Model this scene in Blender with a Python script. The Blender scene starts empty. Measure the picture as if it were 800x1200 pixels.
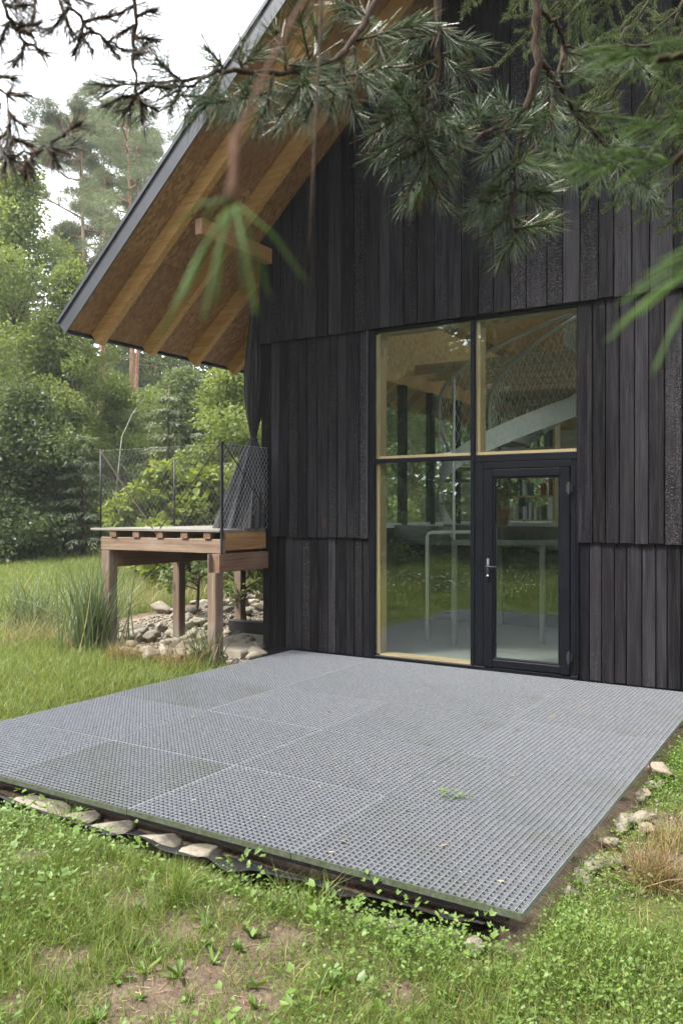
import bpy, math, random
import numpy as np
R = math.radians
random.seed(7)
rng = np.random.default_rng(11)
scene = bpy.context.scene

# ------------------------------------------------------------------ camera
FPX, CAM_H, YAW = 967.0, 1.6, R(31.8)          # focal length in photo pixels, eye height, turn to the left of +Y
FW = np.array([-math.sin(YAW), math.cos(YAW), 0.0])
RT = np.array([math.cos(YAW), math.sin(YAW), 0.0])
UPV = np.array([0, 0, 1.0])
CAM = np.array([0, 0, CAM_H])
cd = bpy.data.cameras.new('camera')
cd.sensor_fit = 'VERTICAL'; cd.sensor_height = 36; cd.sensor_width = 24
cd.lens = FPX / 1200 * 36
cd.clip_start = 0.05; cd.clip_end = 1500
cd.dof.use_dof = True; cd.dof.focus_distance = 6.0; cd.dof.aperture_fstop = 8.0
cam = bpy.data.objects.new('camera', cd); scene.collection.objects.link(cam)
cam.location = CAM; cam.rotation_euler = (R(90), 0, YAW)
scene.camera = cam

# ------------------------------------------------------------------ world, sun, exposure
SUN_EL, SUN_AZ = R(54), R(222)                   # azimuth clockwise from +Y
w = bpy.data.worlds.new('World'); scene.world = w; w.use_nodes = True
nt = w.node_tree; nt.nodes.clear()
sky = nt.nodes.new('ShaderNodeTexSky'); sky.sky_type = 'NISHITA'; sky.sun_disc = False
sky.sun_elevation = SUN_EL; sky.sun_rotation = SUN_AZ; sky.dust_density = 3.0; sky.air_density = 1.2
tc = nt.nodes.new('ShaderNodeTexCoord')
ns = nt.nodes.new('ShaderNodeTexNoise'); ns.inputs['Scale'].default_value = 2.2; ns.inputs['Detail'].default_value = 5
cr = nt.nodes.new('ShaderNodeMapRange'); cr.inputs[1].default_value = .3; cr.inputs[2].default_value = .7
cr.inputs[3].default_value = .78; cr.inputs[4].default_value = .97
mx = nt.nodes.new('ShaderNodeMix'); mx.data_type = 'RGBA'
mx.inputs[7].default_value = (8.6, 8.8, 9.1, 1)  # the even cloud layer of an overcast day
bg = nt.nodes.new('ShaderNodeBackground'); bg.inputs['Strength'].default_value = 0.14
out = nt.nodes.new('ShaderNodeOutputWorld')
L = nt.links.new
L(tc.outputs['Generated'], ns.inputs['Vector']); L(ns.outputs['Fac'], cr.inputs[0]); L(cr.outputs[0], mx.inputs[0])
L(sky.outputs[0], mx.inputs[6]); L(mx.outputs[2], bg.inputs['Color']); L(bg.outputs[0], out.inputs[0])
sd = bpy.data.lights.new('sun', 'SUN'); sd.energy = 3.6; sd.angle = R(16); sd.color = (1, .95, .87)
sun = bpy.data.objects.new('sun', sd); scene.collection.objects.link(sun)
sun.rotation_euler = (R(90) - SUN_EL, 0, math.pi - SUN_AZ)   # lamp -Z points away from the sun's place in the sky
sun.location = (0, 0, 30)
scene.view_settings.view_transform = 'Standard'; scene.view_settings.look = 'None'
scene.view_settings.exposure = 1.6; scene.view_settings.gamma = 1.0
scene.render.engine = 'CYCLES'
cy = scene.cycles
cy.use_denoising = True; cy.max_bounces = 8; cy.transparent_max_bounces = 12
cy.diffuse_bounces = 3; cy.glossy_bounces = 3; cy.transmission_bounces = 4
cy.caustics_reflective = False; cy.caustics_refractive = False
cy.sample_clamp_indirect = 6.0

# ------------------------------------------------------------------ helpers
col = scene.collection
def tag(o, label=None, cat=None, group=None, kind=None):
    if label: o['label'] = label
    if cat: o['category'] = cat
    if group: o['group'] = group
    if kind: o['kind'] = kind
    return o
def link(o, parent=None):
    col.objects.link(o)
    if parent is not None:
        o.parent = parent
        if parent.parent is None:
            o.matrix_parent_inverse.identity(); o.matrix_parent_inverse.translation = [-c for c in parent.location]
    return o
def link_local(o, parent):
    col.objects.link(o); o.parent = parent; return o
def thing(name, label, cat, loc=(0, 0, 0), group=None):
    o = bpy.data.objects.new(name, None); col.objects.link(o); o.location = loc; o.empty_display_size = .1
    return tag(o, label, cat, group)
class MB:
    def __init__(s): s.v = []; s.f = []
    def quad(s, a, b, c, d):
        n = len(s.v); s.v += [tuple(a), tuple(b), tuple(c), tuple(d)]; s.f.append((n, n+1, n+2, n+3)); return s
    def box(s, x0, x1, y0, y1, z0, z1):
        n = len(s.v)
        s.v += [(x0,y0,z0),(x1,y0,z0),(x1,y1,z0),(x0,y1,z0),(x0,y0,z1),(x1,y0,z1),(x1,y1,z1),(x0,y1,z1)]
        s.f += [tuple(n+i for i in q) for q in ((0,3,2,1),(4,5,6,7),(0,1,5,4),(1,2,6,5),(2,3,7,6),(3,0,4,7))]
        return s
    def bbox(s, x0, x1, y0, y1, z0, z1, c=.006):      # box with chamfered edges along its longest axis
        ext = [x1-x0, y1-y0, z1-z0]; ax = int(np.argmax(ext))
        lo = [x0,y0,z0]; hi = [x1,y1,z1]; a, b = [(1,2),(2,0),(0,1)][ax]
        prof = [(lo[a]+c,lo[b]),(hi[a]-c,lo[b]),(hi[a],lo[b]+c),(hi[a],hi[b]-c),(hi[a]-c,hi[b]),(lo[a]+c,hi[b]),(lo[a],hi[b]-c),(lo[a],lo[b]+c)]
        n = len(s.v)
        for e in (lo[ax], hi[ax]):
            for p, q in prof:
                v = [0,0,0]; v[ax] = e; v[a] = p; v[b] = q; s.v.append(tuple(v))
        m = 8
        s.f.append(tuple(n+i for i in reversed(range(m)))); s.f.append(tuple(n+m+i for i in range(m)))
        for i in range(m):
            j = (i+1) % m; s.f.append((n+i, n+j, n+m+j, n+m+i))
        return s
    def bar(s, p, q, wd, ht, up=(0,0,1)):              # rectangular bar between two points
        p = np.array(p, float); q = np.array(q, float); d = q-p; d /= np.linalg.norm(d)
        x = np.cross(d, up); x /= np.linalg.norm(x); u = np.cross(x, d)
        n = len(s.v)
        for e in (p, q):
            for i, j in ((-1,-1),(1,-1),(1,1),(-1,1)):
                s.v.append(tuple(e + x*wd/2*i + u*ht/2*j))
        s.f += [tuple(n+i for i in k) for k in ((0,3,2,1),(4,5,6,7),(0,1,5,4),(1,2,6,5),(2,3,7,6),(3,0,4,7))]
        return s
    def tube(s, pts, rad, n=8, cap=True):
        pts = np.array(pts, float); m = len(pts)
        rad = np.full(m, rad) if np.isscalar(rad) else np.array(rad)
        b = len(s.v); ref = np.array([.31,.87,.38]); px = None
        for i in range(m):
            d = pts[min(i+1,m-1)] - pts[max(i-1,0)]; d = d/(np.linalg.norm(d)+1e-9)
            if px is None:
                px = np.cross(d, ref)
                if np.linalg.norm(px) < .1: px = np.cross(d, (1,0,0))
            px = px - d*(px@d); px /= np.linalg.norm(px); py = np.cross(d, px)
            for k in range(n):
                a = 2*math.pi*k/n
                s.v.append(tuple(pts[i] + rad[i]*(px*math.cos(a)+py*math.sin(a))))
        for i in range(m-1):
            for k in range(n):
                k2 = (k+1) % n
                s.f.append((b+i*n+k, b+i*n+k2, b+(i+1)*n+k2, b+(i+1)*n+k))
        if cap:
            s.f.append(tuple(b+k for k in reversed(range(n)))); s.f.append(tuple(b+(m-1)*n+k for k in range(n)))
        return s
    def mesh(s, name, mat, smooth=False):
        me = bpy.data.meshes.new(name); me.from_pydata(s.v, [], s.f); me.materials.append(mat)
        if smooth: me.polygons.foreach_set('use_smooth', [True]*len(me.polygons))
        me.update(); return me
    def build(s, name, mat, parent=None, smooth=False):
        return link(bpy.data.objects.new(name, s.mesh(name, mat, smooth)), parent)
def mesh_np(name, V, F, mat, rnd=None, attr='rnd', smooth=False):
    me = bpy.data.meshes.new(name); V = np.ascontiguousarray(V, np.float32); F = np.ascontiguousarray(F, np.int32)
    k = F.shape[1]
    me.vertices.add(len(V)); me.vertices.foreach_set('co', V.ravel())
    me.loops.add(F.size); me.loops.foreach_set('vertex_index', F.ravel())
    me.polygons.add(len(F)); me.polygons.foreach_set('loop_start', np.arange(0, F.size, k, dtype=np.int32))
    me.polygons.foreach_set('loop_total', np.full(len(F), k, np.int32))
    if smooth: me.polygons.foreach_set('use_smooth', np.ones(len(F), bool))
    me.materials.append(mat)
    if rnd is not None:
        a = me.attributes.new(attr, 'FLOAT', 'POINT'); a.data.foreach_set('value', np.ascontiguousarray(rnd, np.float32))
    me.update(); me.validate(); return me
def frames(D, roll):
    """Frames whose y axis is D, x axis rolled round it.  D (n,3), roll (n,)"""
    D = D/(np.linalg.norm(D, axis=1, keepdims=True)+1e-9)
    ref = np.where(np.abs(D[:, 2:3]) > .95, np.array([[1., 0, 0]]), np.array([[0, 0, 1.]]))
    X = np.cross(D, ref); X /= np.linalg.norm(X, axis=1, keepdims=True)+1e-9
    Z = np.cross(X, D); c = np.cos(roll)[:, None]; s = np.sin(roll)[:, None]
    X2 = X*c + Z*s; Z2 = np.cross(X2, D)
    return np.stack([X2, D, Z2], 1)               # rows: axes
def scatter(tv, tf, P, FR, S, rnd):
    tv = np.asarray(tv, float); tf = np.asarray(tf, int); n, m = len(P), len(tv)
    S = np.asarray(S, float)
    if S.ndim == 1: S = np.repeat(S[:, None], 3, 1)
    V = np.einsum('nma,nab->nmb', tv[None]*S[:, None, :], FR) + P[:, None, :]
    F = tf[None] + (np.arange(n)*m)[:, None, None]
    return V.reshape(-1, 3), F.reshape(-1, tf.shape[1]), np.repeat(rnd, m)
def join(parts):
    V = []; F = []; Q = []; o = 0
    for v, f, q in parts:
        V.append(v); F.append(f+o); Q.append(q); o += len(v)
    return np.concatenate(V), np.concatenate(F), np.concatenate(Q)
def ray(x, y): return FW + RT*(x-400)/FPX - UPV*(y-600)/FPX
def pd(x, y, d): return CAM + ray(x, y)*d                       # the place seen at a photo point, d metres ahead
def gz(x, y, z=-.12):
    r = ray(x, y); return CAM + r*(z-CAM_H)/r[2]
def vnoise(x, y, s=0):                                          # cheap smooth noise in -1..1
    return (np.sin(x*1.7+s*1.3+1.1*np.sin(y*1.3+s))+np.sin(y*2.1-s+1.3*np.sin(x*1.1+2*s))+np.sin((x+y)*.9+s*2.7))/3

# ------------------------------------------------------------------ materials
class N:
    def __init__(s, name):
        s.m = bpy.data.materials.new(name); s.m.use_nodes = True; s.t = s.m.node_tree; s.t.nodes.clear()
        s.out = s.t.nodes.new('ShaderNodeOutputMaterial'); s._c = None
    def n(s, typ, ins=None, **kw):
        nd = s.t.nodes.new('ShaderNode'+typ)
        for k, v in kw.items(): setattr(nd, k, v)
        for k, v in (ins or {}).items(): s.set(nd.inputs[k], v)
        return nd
    def set(s, sock, v):
        if isinstance(v, bpy.types.NodeSocket): s.t.links.new(v, sock)
        elif isinstance(v, bpy.types.Node): s.t.links.new(v.outputs[0], sock)
        else: sock.default_value = v
    def coord(s, scale=(1,1,1), vary=True):
        c = s.n('TexCoord').outputs['Object']
        mp = s.n('Mapping', {'Vector': c, 'Scale': scale})
        if vary:
            r = s.n('ObjectInfo').outputs['Random']
            cb = s.n('CombineXYZ', {0: s.math('MULTIPLY', r, 37.), 1: s.math('MULTIPLY', r, 91.), 2: s.math('MULTIPLY', r, 53.)})
            return s.n('VectorMath', {0: mp.outputs[0], 1: cb.outputs[0]}, operation='ADD').outputs[0]
        return mp.outputs[0]
    def noise(s, vec, scale=5., detail=4., rough=.55, dist=0.):
        return s.n('TexNoise', {'Vector': vec, 'Scale': scale, 'Detail': detail, 'Roughness': rough, 'Distortion': dist}).outputs['Fac']
    def voro(s, vec, scale=5., feature='F1', out='Distance', rnd=1.):
        nd = s.n('TexVoronoi', {'Vector': vec, 'Scale': scale, 'Randomness': rnd}, feature=feature); return nd.outputs[out]
    def math(s, op, a, b=0., c=None):
        nd = s.n('Math', {0: a, 1: b}, operation=op)
        if c is not None: s.set(nd.inputs[2], c)
        return nd.outputs[0]
    def rng(s, v, a, b, c=0., d=1.):
        return s.n('MapRange', {0: v, 1: a, 2: b, 3: c, 4: d}).outputs[0]
    def mix(s, f, a, b, mode='MIX'):
        nd = s.n('Mix', data_type='RGBA', blend_type=mode)
        s.set(nd.inputs[0], f)
        for i, v in ((6, a), (7, b)): s.set(nd.inputs[i], v if isinstance(v, (bpy.types.NodeSocket, bpy.types.Node)) else (*v, 1))
        return nd.outputs[2]
    def ramp(s, f, stops):
        nd = s.n('ValToRGB', {0: f}); e = nd.color_ramp.elements
        while len(e) < len(stops): e.new(.5)
        for k, (p, c) in enumerate(stops): e[k].position = p; e[k].color = (*c, 1)
        return nd.outputs[0]
    def bump(s, h, strength=.3, dist=.01, normal=None):
        nd = s.n('Bump', {'Height': h, 'Strength': strength, 'Distance': dist})
        if normal is not None: s.set(nd.inputs['Normal'], normal)
        return nd.outputs[0]
    def attr(s, name='rnd'): return s.n('Attribute', attribute_name=name).outputs['Fac']
    def rand(s): return s.n('ObjectInfo').outputs['Random']
    def bsdf(s, colr, rough=.6, metal=0., bump=None, spec=.5):
        nd = s.n('BsdfPrincipled', {'Roughness': rough, 'Metallic': metal, 'Specular IOR Level': spec})
        s.set(nd.inputs['Base Color'], colr if isinstance(colr, bpy.types.NodeSocket) else (*colr, 1))
        if bump is not None: s.set(nd.inputs['Normal'], bump)
        s.t.links.new(nd.outputs[0], s.out.inputs[0]); return nd

def m_char():
    s = N('charred_timber'); c = s.coord((1,1,1)); rn = s.rand()
    g1 = s.noise(s.coord((30,14,1.3)), 1., 5, .62, .5); g2 = s.noise(s.coord((75,20,2.4)), 1., 4, .6)
    grain = s.math('ADD', s.math('MULTIPLY', g1, .6), s.math('MULTIPLY', g2, .4))
    fine = s.noise(s.coord((260,60,9)), 1., 3, .6)
    big = s.noise(s.coord((3,3,1.1)), 1., 3)
    v = s.coord((46,30,78))
    edge = s.n('TexVoronoi', {'Vector': v, 'Scale': 1.}, feature='DISTANCE_TO_EDGE').outputs['Distance']
    cell = s.n('SeparateColor', {0: s.voro(v, 1., 'F1', 'Color')}).outputs[0]
    r2 = s.math('FRACT', s.math('MULTIPLY', rn, 7.31))
    mask = s.math('MULTIPLY', s.rng(s.math('ADD', r2, s.math('MULTIPLY', s.math('SUBTRACT', big, .5), 1.6)), .52, .85), 1.)
    crack = s.rng(edge, 0., .22)
    base = s.ramp(grain, [(.32,(.0046,.0044,.0054)),(.47,(.0105,.0101,.0122)),(.58,(.0185,.0178,.0210)),(.72,(.044,.0425,.049))])
    base = s.mix(s.rng(big, .35, .7), base, s.mix(.4, base, (.0125,.0098,.0092)))
    base = s.mix(s.math('MULTIPLY', rn, .55), base, s.mix(.6, base, (.023,.021,.026)))
    plate = s.mix(cell, (.014,.013,.014), (.062,.058,.066))  # paler cells put the silvery sheen of the char plates into the colour
    base = s.mix(s.math('MULTIPLY', mask, crack), base, plate)
    base = s.mix(s.math('MULTIPLY', mask, s.math('SUBTRACT', 1., crack)), base, (.003,.003,.0035))
    kn = s.voro(s.coord((4.2,4.2,1.7)), 1.)
    base = s.mix(s.math('MULTIPLY', s.rng(kn, .13, .04), s.math('GREATER_THAN', r2, .35)), base, (.045,.021,.014))
    kr = s.rng(s.math('ABSOLUTE', s.math('SUBTRACT', kn, .16)), .03, 0.)
    base = s.mix(s.math('MULTIPLY', kr, .7), base, (.012,.011,.012))
    base = s.mix(1., base, s.n('CombineXYZ', {0: s.rng(rn, 0., 1., .62, 1.6), 1: s.rng(rn, 0., 1., .62, 1.58), 2: s.rng(rn, 0., 1., .64, 1.62)}).outputs[0], 'MULTIPLY')
    scr = s.rng(s.noise(s.coord((9,9,26)), 1., 2, .4, 1.5), .73, .80)
    base = s.mix(s.math('MULTIPLY', scr, .45), base, (.08,.075,.078))
    h = s.math('ADD', s.math('MULTIPLY', grain, .5), s.math('MULTIPLY', s.math('MULTIPLY', mask, crack), .9))
    h = s.math('ADD', h, s.math('MULTIPLY', fine, .35))
    s.bsdf(base, s.rng(grain, .3, .7, .40, .68), 0, s.bump(h, .9, .005), s.rng(s.math('ADD', grain, s.math('MULTIPLY', s.math('SUBTRACT', rn, .5), .12)), .42, .66, .05, .22)); return s.m
def m_wood(name, dark, mid, light, axis=0, rough=.6, rnd=.35, grainy=1., dirt=None):
    s = N(name); sc = [45., 45., 45.]; sc[axis] = 1.6; sc2 = [160.]*3; sc2[axis] = 5.
    g = s.noise(s.coord(tuple(sc)), 1., 4, .6, .3); f = s.noise(s.coord(tuple(sc2)), 1., 3, .6)
    b = s.noise(s.coord((2.3,2.3,2.3)), 1., 3)
    c = s.ramp(s.math('ADD', s.math('MULTIPLY', g, .75), s.math('MULTIPLY', f, .25)), [(.3,dark),(.5,mid),(.7,light)])
    c = s.mix(s.math('MULTIPLY', s.rand(), rnd), c, s.mix(.7, c, dark))
    sk = [5.]*3; sk[axis] = 1.3
    kn = s.voro(s.coord(tuple(sk)), 1.)
    c = s.mix(s.rng(kn, .12, .05, 0, .8), c, tuple(x*.35 for x in dark))
    if dirt: c = s.mix(s.rng(b, .5, .72, 0, .75), c, dirt)
    s.bsdf(c, rough, 0, s.bump(s.math('ADD', g, f), .35*grainy, .004), .35); return s.m
def m_osb(name, a, b_, c_):
    s = N(name); v = s.n('TexVoronoi', {'Vector': s.coord((16,34,20)), 'Scale': 1.}, feature='F1')
    cell = s.n('SeparateColor', {0: v.outputs['Color']})
    n = s.noise(s.coord((7,30,9)), 1., 4, .6)
    c = s.ramp(s.math('ADD', s.math('MULTIPLY', cell.outputs[0], .55), s.math('MULTIPLY', n, .45)), [(.2,a),(.5,b_),(.85,c_)])
    big = s.noise(s.coord((1.1,.6,1.1)), 1., 3)
    c = s.mix(s.rng(big, .4, .65, 0, .6), c, s.mix(.6, c, a))
    c = s.mix(s.math('MULTIPLY', s.rand(), .4), c, s.mix(.8, c, a))
    s.bsdf(c, .55, 0, s.bump(n, .25, .004), .35); return s.m
def m_plain(name, c, rough=.5, metal=0., var=.15, scale=6., bump=.1, spec=.5):
    s = N(name); n = s.noise(s.coord((1,1,1)), scale, 5)
    n2 = s.noise(s.coord((1,1,1)), scale*7, 4)
    k = s.math('ADD', s.math('MULTIPLY', n, .7), s.math('MULTIPLY', n2, .3))
    cc = s.mix(s.rng(k, .3, .7), tuple(x*(1-var) for x in c), tuple(min(1, x*(1+var)) for x in c))
    s.bsdf(cc, s.rng(n, .3, .7, rough*.85, min(1, rough*1.15)), metal, s.bump(k, bump, .01), spec); return s.m
def m_galv():
    s = N('galvanised_steel'); n = s.noise(s.coord((1,1,1), False), 2.0, 5); n2 = s.noise(s.coord((1,1,1), False), 40, 3)
    c = s.mix(s.rng(n2, .3, .7), (.265,.28,.315), (.395,.412,.45))
    c = s.mix(s.math('MULTIPLY', s.rand(), .3), c, s.mix(.5, c, (.15,.165,.15)))
    c = s.mix(s.rng(s.math('ADD', n, s.math('MULTIPLY', s.math('SUBTRACT', s.rand(), .5), .35)), .56, .8, 0, .45), c, (.22,.235,.185))
    s.bsdf(c, .5, .5, None, .5); return s.m
def m_mossedge():
    s = N('mossy_edge_steel'); n = s.noise(s.coord((1,1,1), False), 9, 6); n2 = s.noise(s.coord((1,1,1), False), 60, 4)
    c = s.mix(s.rng(n, .3, .62), (.13,.14,.13), (.085,.105,.055)); c = s.mix(s.rng(n2, .35, .75), c, (.045,.058,.034))
    s.bsdf(c, .75, .1, s.bump(n2, .4, .003), .3); return s.m
def m_leaf(name, a, b, dead=None, trans=.3, rough=.5, spec=.35, objvar=.3, deadcut=.93):
    s = N(name); r = s.attr('rnd')
    c = s.mix(r, a, b)
    c = s.mix(s.math('MULTIPLY', s.rand(), objvar), c, s.mix(.6, c, a))
    if dead: c = s.mix(s.math('GREATER_THAN', r, deadcut), c, dead)
    nd = s.bsdf(c, rough, 0, None, spec)
    tr = s.n('BsdfTranslucent', {0: s.mix(1., c, (1.25,1.2,.7), 'MULTIPLY')})
    ms = s.n('MixShader', {0: trans, 1: nd.outputs[0], 2: tr.outputs[0]})
    s.t.links.new(ms.outputs[0], s.out.inputs[0]); return s.m
def m_bark(name, a, b, scale=1.):
    s = N(name); n = s.noise(s.coord((9*scale,9*scale,2*scale)), 1., 5, .6, .5); v = s.voro(s.coord((14*scale,14*scale,4*scale)), 1., 'DISTANCE_TO_EDGE')
    c = s.mix(s.rng(n, .3, .7), a, b); c = s.mix(s.rng(v, .12, 0., 0, .6), c, tuple(x*.4 for x in a))
    s.bsdf(c, .85, 0, s.bump(s.math('ADD', n, v), .6, .02/scale), .2); return s.m
def m_stone(name, a, b, moss=.3):
    s = N(name); n = s.noise(s.coord((1,1,1)), 6, 6); n2 = s.noise(s.coord((1,1,1)), 45, 4); n3 = s.noise(s.coord((1,1,1)), 3, 3)
    c = s.mix(s.rng(n, .3, .7), a, b); c = s.mix(s.rng(n2, .55, .75, 0, .5), c, tuple(x*.5 for x in a))
    c = s.mix(s.math('MULTIPLY', s.rand(), .55), c, s.mix(.6, c, (.30,.26,.20)))
    c = s.mix(s.rng(n3, .58, .7, 0, moss), c, (.13,.16,.06))
    s.bsdf(c, .85, 0, s.bump(s.math('ADD', n, s.math('MULTIPLY', n2, .4)), .55, .015), .25); return s.m
def m_glass():
    s = N('window_glass'); f = s.n('LayerWeight', {0: .5}).outputs['Facing']
    fr = s.math('MULTIPLY_ADD', s.math('POWER', f, 4.), .8, .115)
    wob = s.noise(s.coord((1,1,1)), 1.6, 2)
    g = s.n('BsdfGlossy', {'Color': (.95,1,.98,1), 'Roughness': .0, 'Normal': s.bump(wob, .06, .01)})
    t = s.n('BsdfTransparent', {0: (.93,.965,.945,1)})
    ms = s.n('MixShader', {0: fr, 1: t.outputs[0], 2: g.outputs[0]}); s.t.links.new(ms.outputs[0], s.out.inputs[0]); return s.m
def m_ground():
    s = N('earth'); c = s.coord((1,1,1), False)
    n = s.noise(c, 5, 6, .6); n2 = s.noise(c, 42, 6, .65); n3 = s.noise(c, 160, 3)
    soil = s.ramp(s.math('ADD', s.math('MULTIPLY', n, .5), s.math('MULTIPLY', n2, .5)), [(.3,(.055,.039,.028)),(.5,(.135,.098,.070)),(.7,(.24,.185,.135))])
    soil = s.mix(s.rng(n3, .6, .75, 0, .5), soil, (.32,.27,.20))
    grass = s.mix(n2, (.060,.075,.020), (.125,.14,.045))
    grass = s.mix(s.rng(n3, .5, .8, 0, .5), grass, (.16,.15,.06))
    g = s.n('Attribute', attribute_name='lawn').outputs['Fac']
    f = s.rng(s.math('ADD', g, s.math('MULTIPLY', s.math('SUBTRACT', n2, .5), .9)), .4, .65)
    gv = s.n('Attribute', attribute_name='gravel').outputs['Fac']
    grav = s.ramp(s.voro(c, 26, 'F1', 'Distance'), [(0.,(.34,.30,.24)),(.5,(.24,.21,.16)),(.9,(.07,.06,.05))])
    colr = s.mix(f, soil, grass); colr = s.mix(gv, colr, grav)
    s.bsdf(colr, .95, 0, s.bump(s.math('ADD', n, n2), .8, .04), .15); return s.m
def m_fabric(name, c):
    s = N(name); n = s.noise(s.coord((1,1,1)), 4, 4); f = s.noise(s.coord((300,300,300)), 1., 2)
    s.bsdf(s.mix(n, tuple(x*.6 for x in c), c), .6, 0, s.bump(f, .1, .002), .4); return s.m

MAT = dict(
    char=m_char(), galv=m_galv(), edge=m_mossedge(), glass=m_glass(), ground=m_ground(),
    rafter=m_wood('rafter_timber', (.34,.175,.062), (.55,.32,.13), (.66,.43,.21), 0, .45),
    plate=m_wood('plate_timber', (.18,.085,.036), (.32,.175,.075), (.43,.26,.125), 1, .5),
    endgrain=m_wood('pale_timber_end', (.45,.27,.17), (.56,.36,.25), (.65,.45,.33), 1, .6),
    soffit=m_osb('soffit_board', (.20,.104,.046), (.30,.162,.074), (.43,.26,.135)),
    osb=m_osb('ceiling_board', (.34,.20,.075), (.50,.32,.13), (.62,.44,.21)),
    fascia=m_plain('lead_grey_metal', (.048,.052,.062), .45, .3, .12, 3, .03),
    frame=m_plain('black_aluminium', (.005,.006,.009), .45, .0, .12, 5, .02, .13),
    lining=m_wood('window_lining', (.30,.195,.10), (.42,.29,.165), (.52,.39,.24), 2, .45),
    lining_x=m_wood('window_lining_flat', (.36,.25,.13), (.48,.35,.205), (.58,.45,.28), 0, .45),
    sheath=m_plain('dark_sheathing', (.008,.008,.009), .9, 0, .3, 9, .1),
    deck_x=m_wood('weathered_beam', (.11,.068,.046), (.205,.138,.098), (.30,.22,.162), 0, .8, .35, 1.4, (.24,.20,.165)),
    deck_y=m_wood('reddish_beam', (.085,.042,.026), (.16,.088,.056), (.24,.15,.10), 1, .8, .35, 1.4, (.20,.13,.10)),
    deck_z=m_wood('weathered_post', (.09,.058,.042), (.165,.115,.085), (.25,.19,.145), 2, .8, .3, 1.4, (.22,.19,.165)),
    deck_b=m_wood('grey_deck_board', (.12,.11,.095), (.19,.175,.15), (.26,.24,.205), 0, .85, .3, 1.2),
    iron=m_plain('dark_iron', (.02,.019,.021), .55, .1, .3, 8, .05),
    rust=m_plain('rusty_cable', (.06,.035,.022), .7, .3, .4, 30, .05),
    wire=m_plain('zinc_wire', (.52,.53,.55), .4, .5, .1, 5, 0),
    drape=m_fabric('black_fabric', (.012,.012,.014)),
    membrane=m_fabric('black_membrane', (.018,.017,.019)),
    white=m_plain('white_steel', (.84,.84,.82), .4, 0, .05, 5, .02),
    conc=m_plain('pale_concrete', (.22,.23,.215), .7, 0, .12, 4, .1),
    slabm=m_plain('paving_concrete', (.25,.22,.175), .85, 0, .2, 9, .25),
    dgrey=m_plain('dark_grey_wall', (.03,.033,.03), .7, 0, .2, 3, .1),
    plaster=m_plain('white_plaster', (.66,.66,.62), .8, 0, .05, 4, .05),
    stone=m_stone('pale_stone', (.135,.12,.095), (.28,.25,.205)),
    pink=m_stone('pinkish_stone', (.20,.15,.118), (.32,.25,.205), .1),
    grass=m_leaf('grass_blades', (.085,.130,.022), (.205,.275,.066), (.38,.31,.15), .40, .5, .3, .1, .95),
    lawn=m_leaf('lawn_blades', (.105,.145,.030), (.215,.268,.080), (.34,.30,.13), .42, .5, .25, .1, .97),
    weed=m_leaf('weed_leaves', (.070,.128,.022), (.178,.270,.062), (.30,.24,.09), .36, .42, .4, .1, .975),
    straw=m_leaf('dry_grass', (.16,.12,.055), (.36,.29,.15), (.20,.09,.045), .3, .6, .2, .2, .8),
    meadow=m_leaf('meadow_grass', (.15,.17,.06), (.30,.28,.14), (.36,.30,.17), .35, .6, .2, .2, .8),
    reed=m_leaf('reed_blades', (.075,.115,.050), (.17,.215,.11), (.30,.25,.12), .3, .45, .35, .2, .93),
    leaf_l=m_leaf('light_leaves', (.100,.140,.034), (.225,.275,.092), (.25,.23,.06), .45, .5, .25, .25, .97),
    leaf_m=m_leaf('green_leaves', (.070,.100,.034), (.168,.212,.088), None, .42, .5, .25, .3),
    leaf_d=m_leaf('dark_leaves', (.040,.062,.022), (.115,.155,.055), (.16,.08,.035), .35, .45, .3, .3, .985),
    leaf_y=m_leaf('sumac_leaves', (.10,.145,.022), (.21,.255,.045), (.30,.28,.05), .4, .45, .3, .1, .94),
    needle_t=m_leaf('blue_green_needles', (.085,.115,.062), (.185,.215,.125), (.17,.16,.05), .25, .6, .2, .25, .97),
    needle_g=m_leaf('grey_green_needles', (.105,.135,.080), (.215,.245,.155), None, .25, .6, .2, .2),
    needle_s=m_leaf('spruce_needles_far', (.045,.066,.034), (.115,.145,.070), None, .2, .55, .25, .3),
    pineneedle=m_leaf('pine_needles', (.042,.082,.022), (.125,.185,.058), (.24,.125,.05), .3, .22, .9, .1, .93),
    nearneedle=m_leaf('near_pine_needles', (.050,.105,.018), (.115,.195,.042), None, .35, .5, .25, .1),
    darkneedle=m_leaf('old_pine_needles', (.030,.038,.022), (.085,.088,.050), (.17,.085,.04), .2, .4, .5, .1, .8),
    spruceneedle=m_leaf('spruce_needles', (.085,.145,.030), (.20,.275,.075), None, .38, .4, .45, .1),
    bark=m_bark('dark_bark', (.055,.042,.034), (.15,.115,.09)),
    twig=m_bark('brown_twig', (.024,.015,.010), (.078,.050,.034), 8.),
    budm=m_bark('rust_bud', (.055,.028,.017), (.12,.06,.034), 12.), pebble=m_stone('pebble_stone', (.13,.11,.085), (.27,.235,.185)),
    redbark=m_bark('red_pine_bark', (.20,.105,.065), (.36,.22,.145)),
    birch=m_bark('pale_bark', (.24,.225,.20), (.40,.38,.34)),
    flower=m_leaf('white_petals', (.6,.6,.5), (.8,.8,.7), None, .2),
    litter=m_leaf('litter', (.20,.14,.08), (.42,.34,.20), (.12,.06,.03), .1, .7, .2, .1, .85),
    terracotta=m_plain('terracotta', (.36,.15,.08), .7, 0, .1, 6, .05),
    book_r=m_plain('red_cloth', (.30,.03,.03), .7), book_b=m_plain('blue_cloth', (.05,.09,.17), .7), book_w=m_plain('paper_white', (.6,.58,.52), .7),
)

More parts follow.
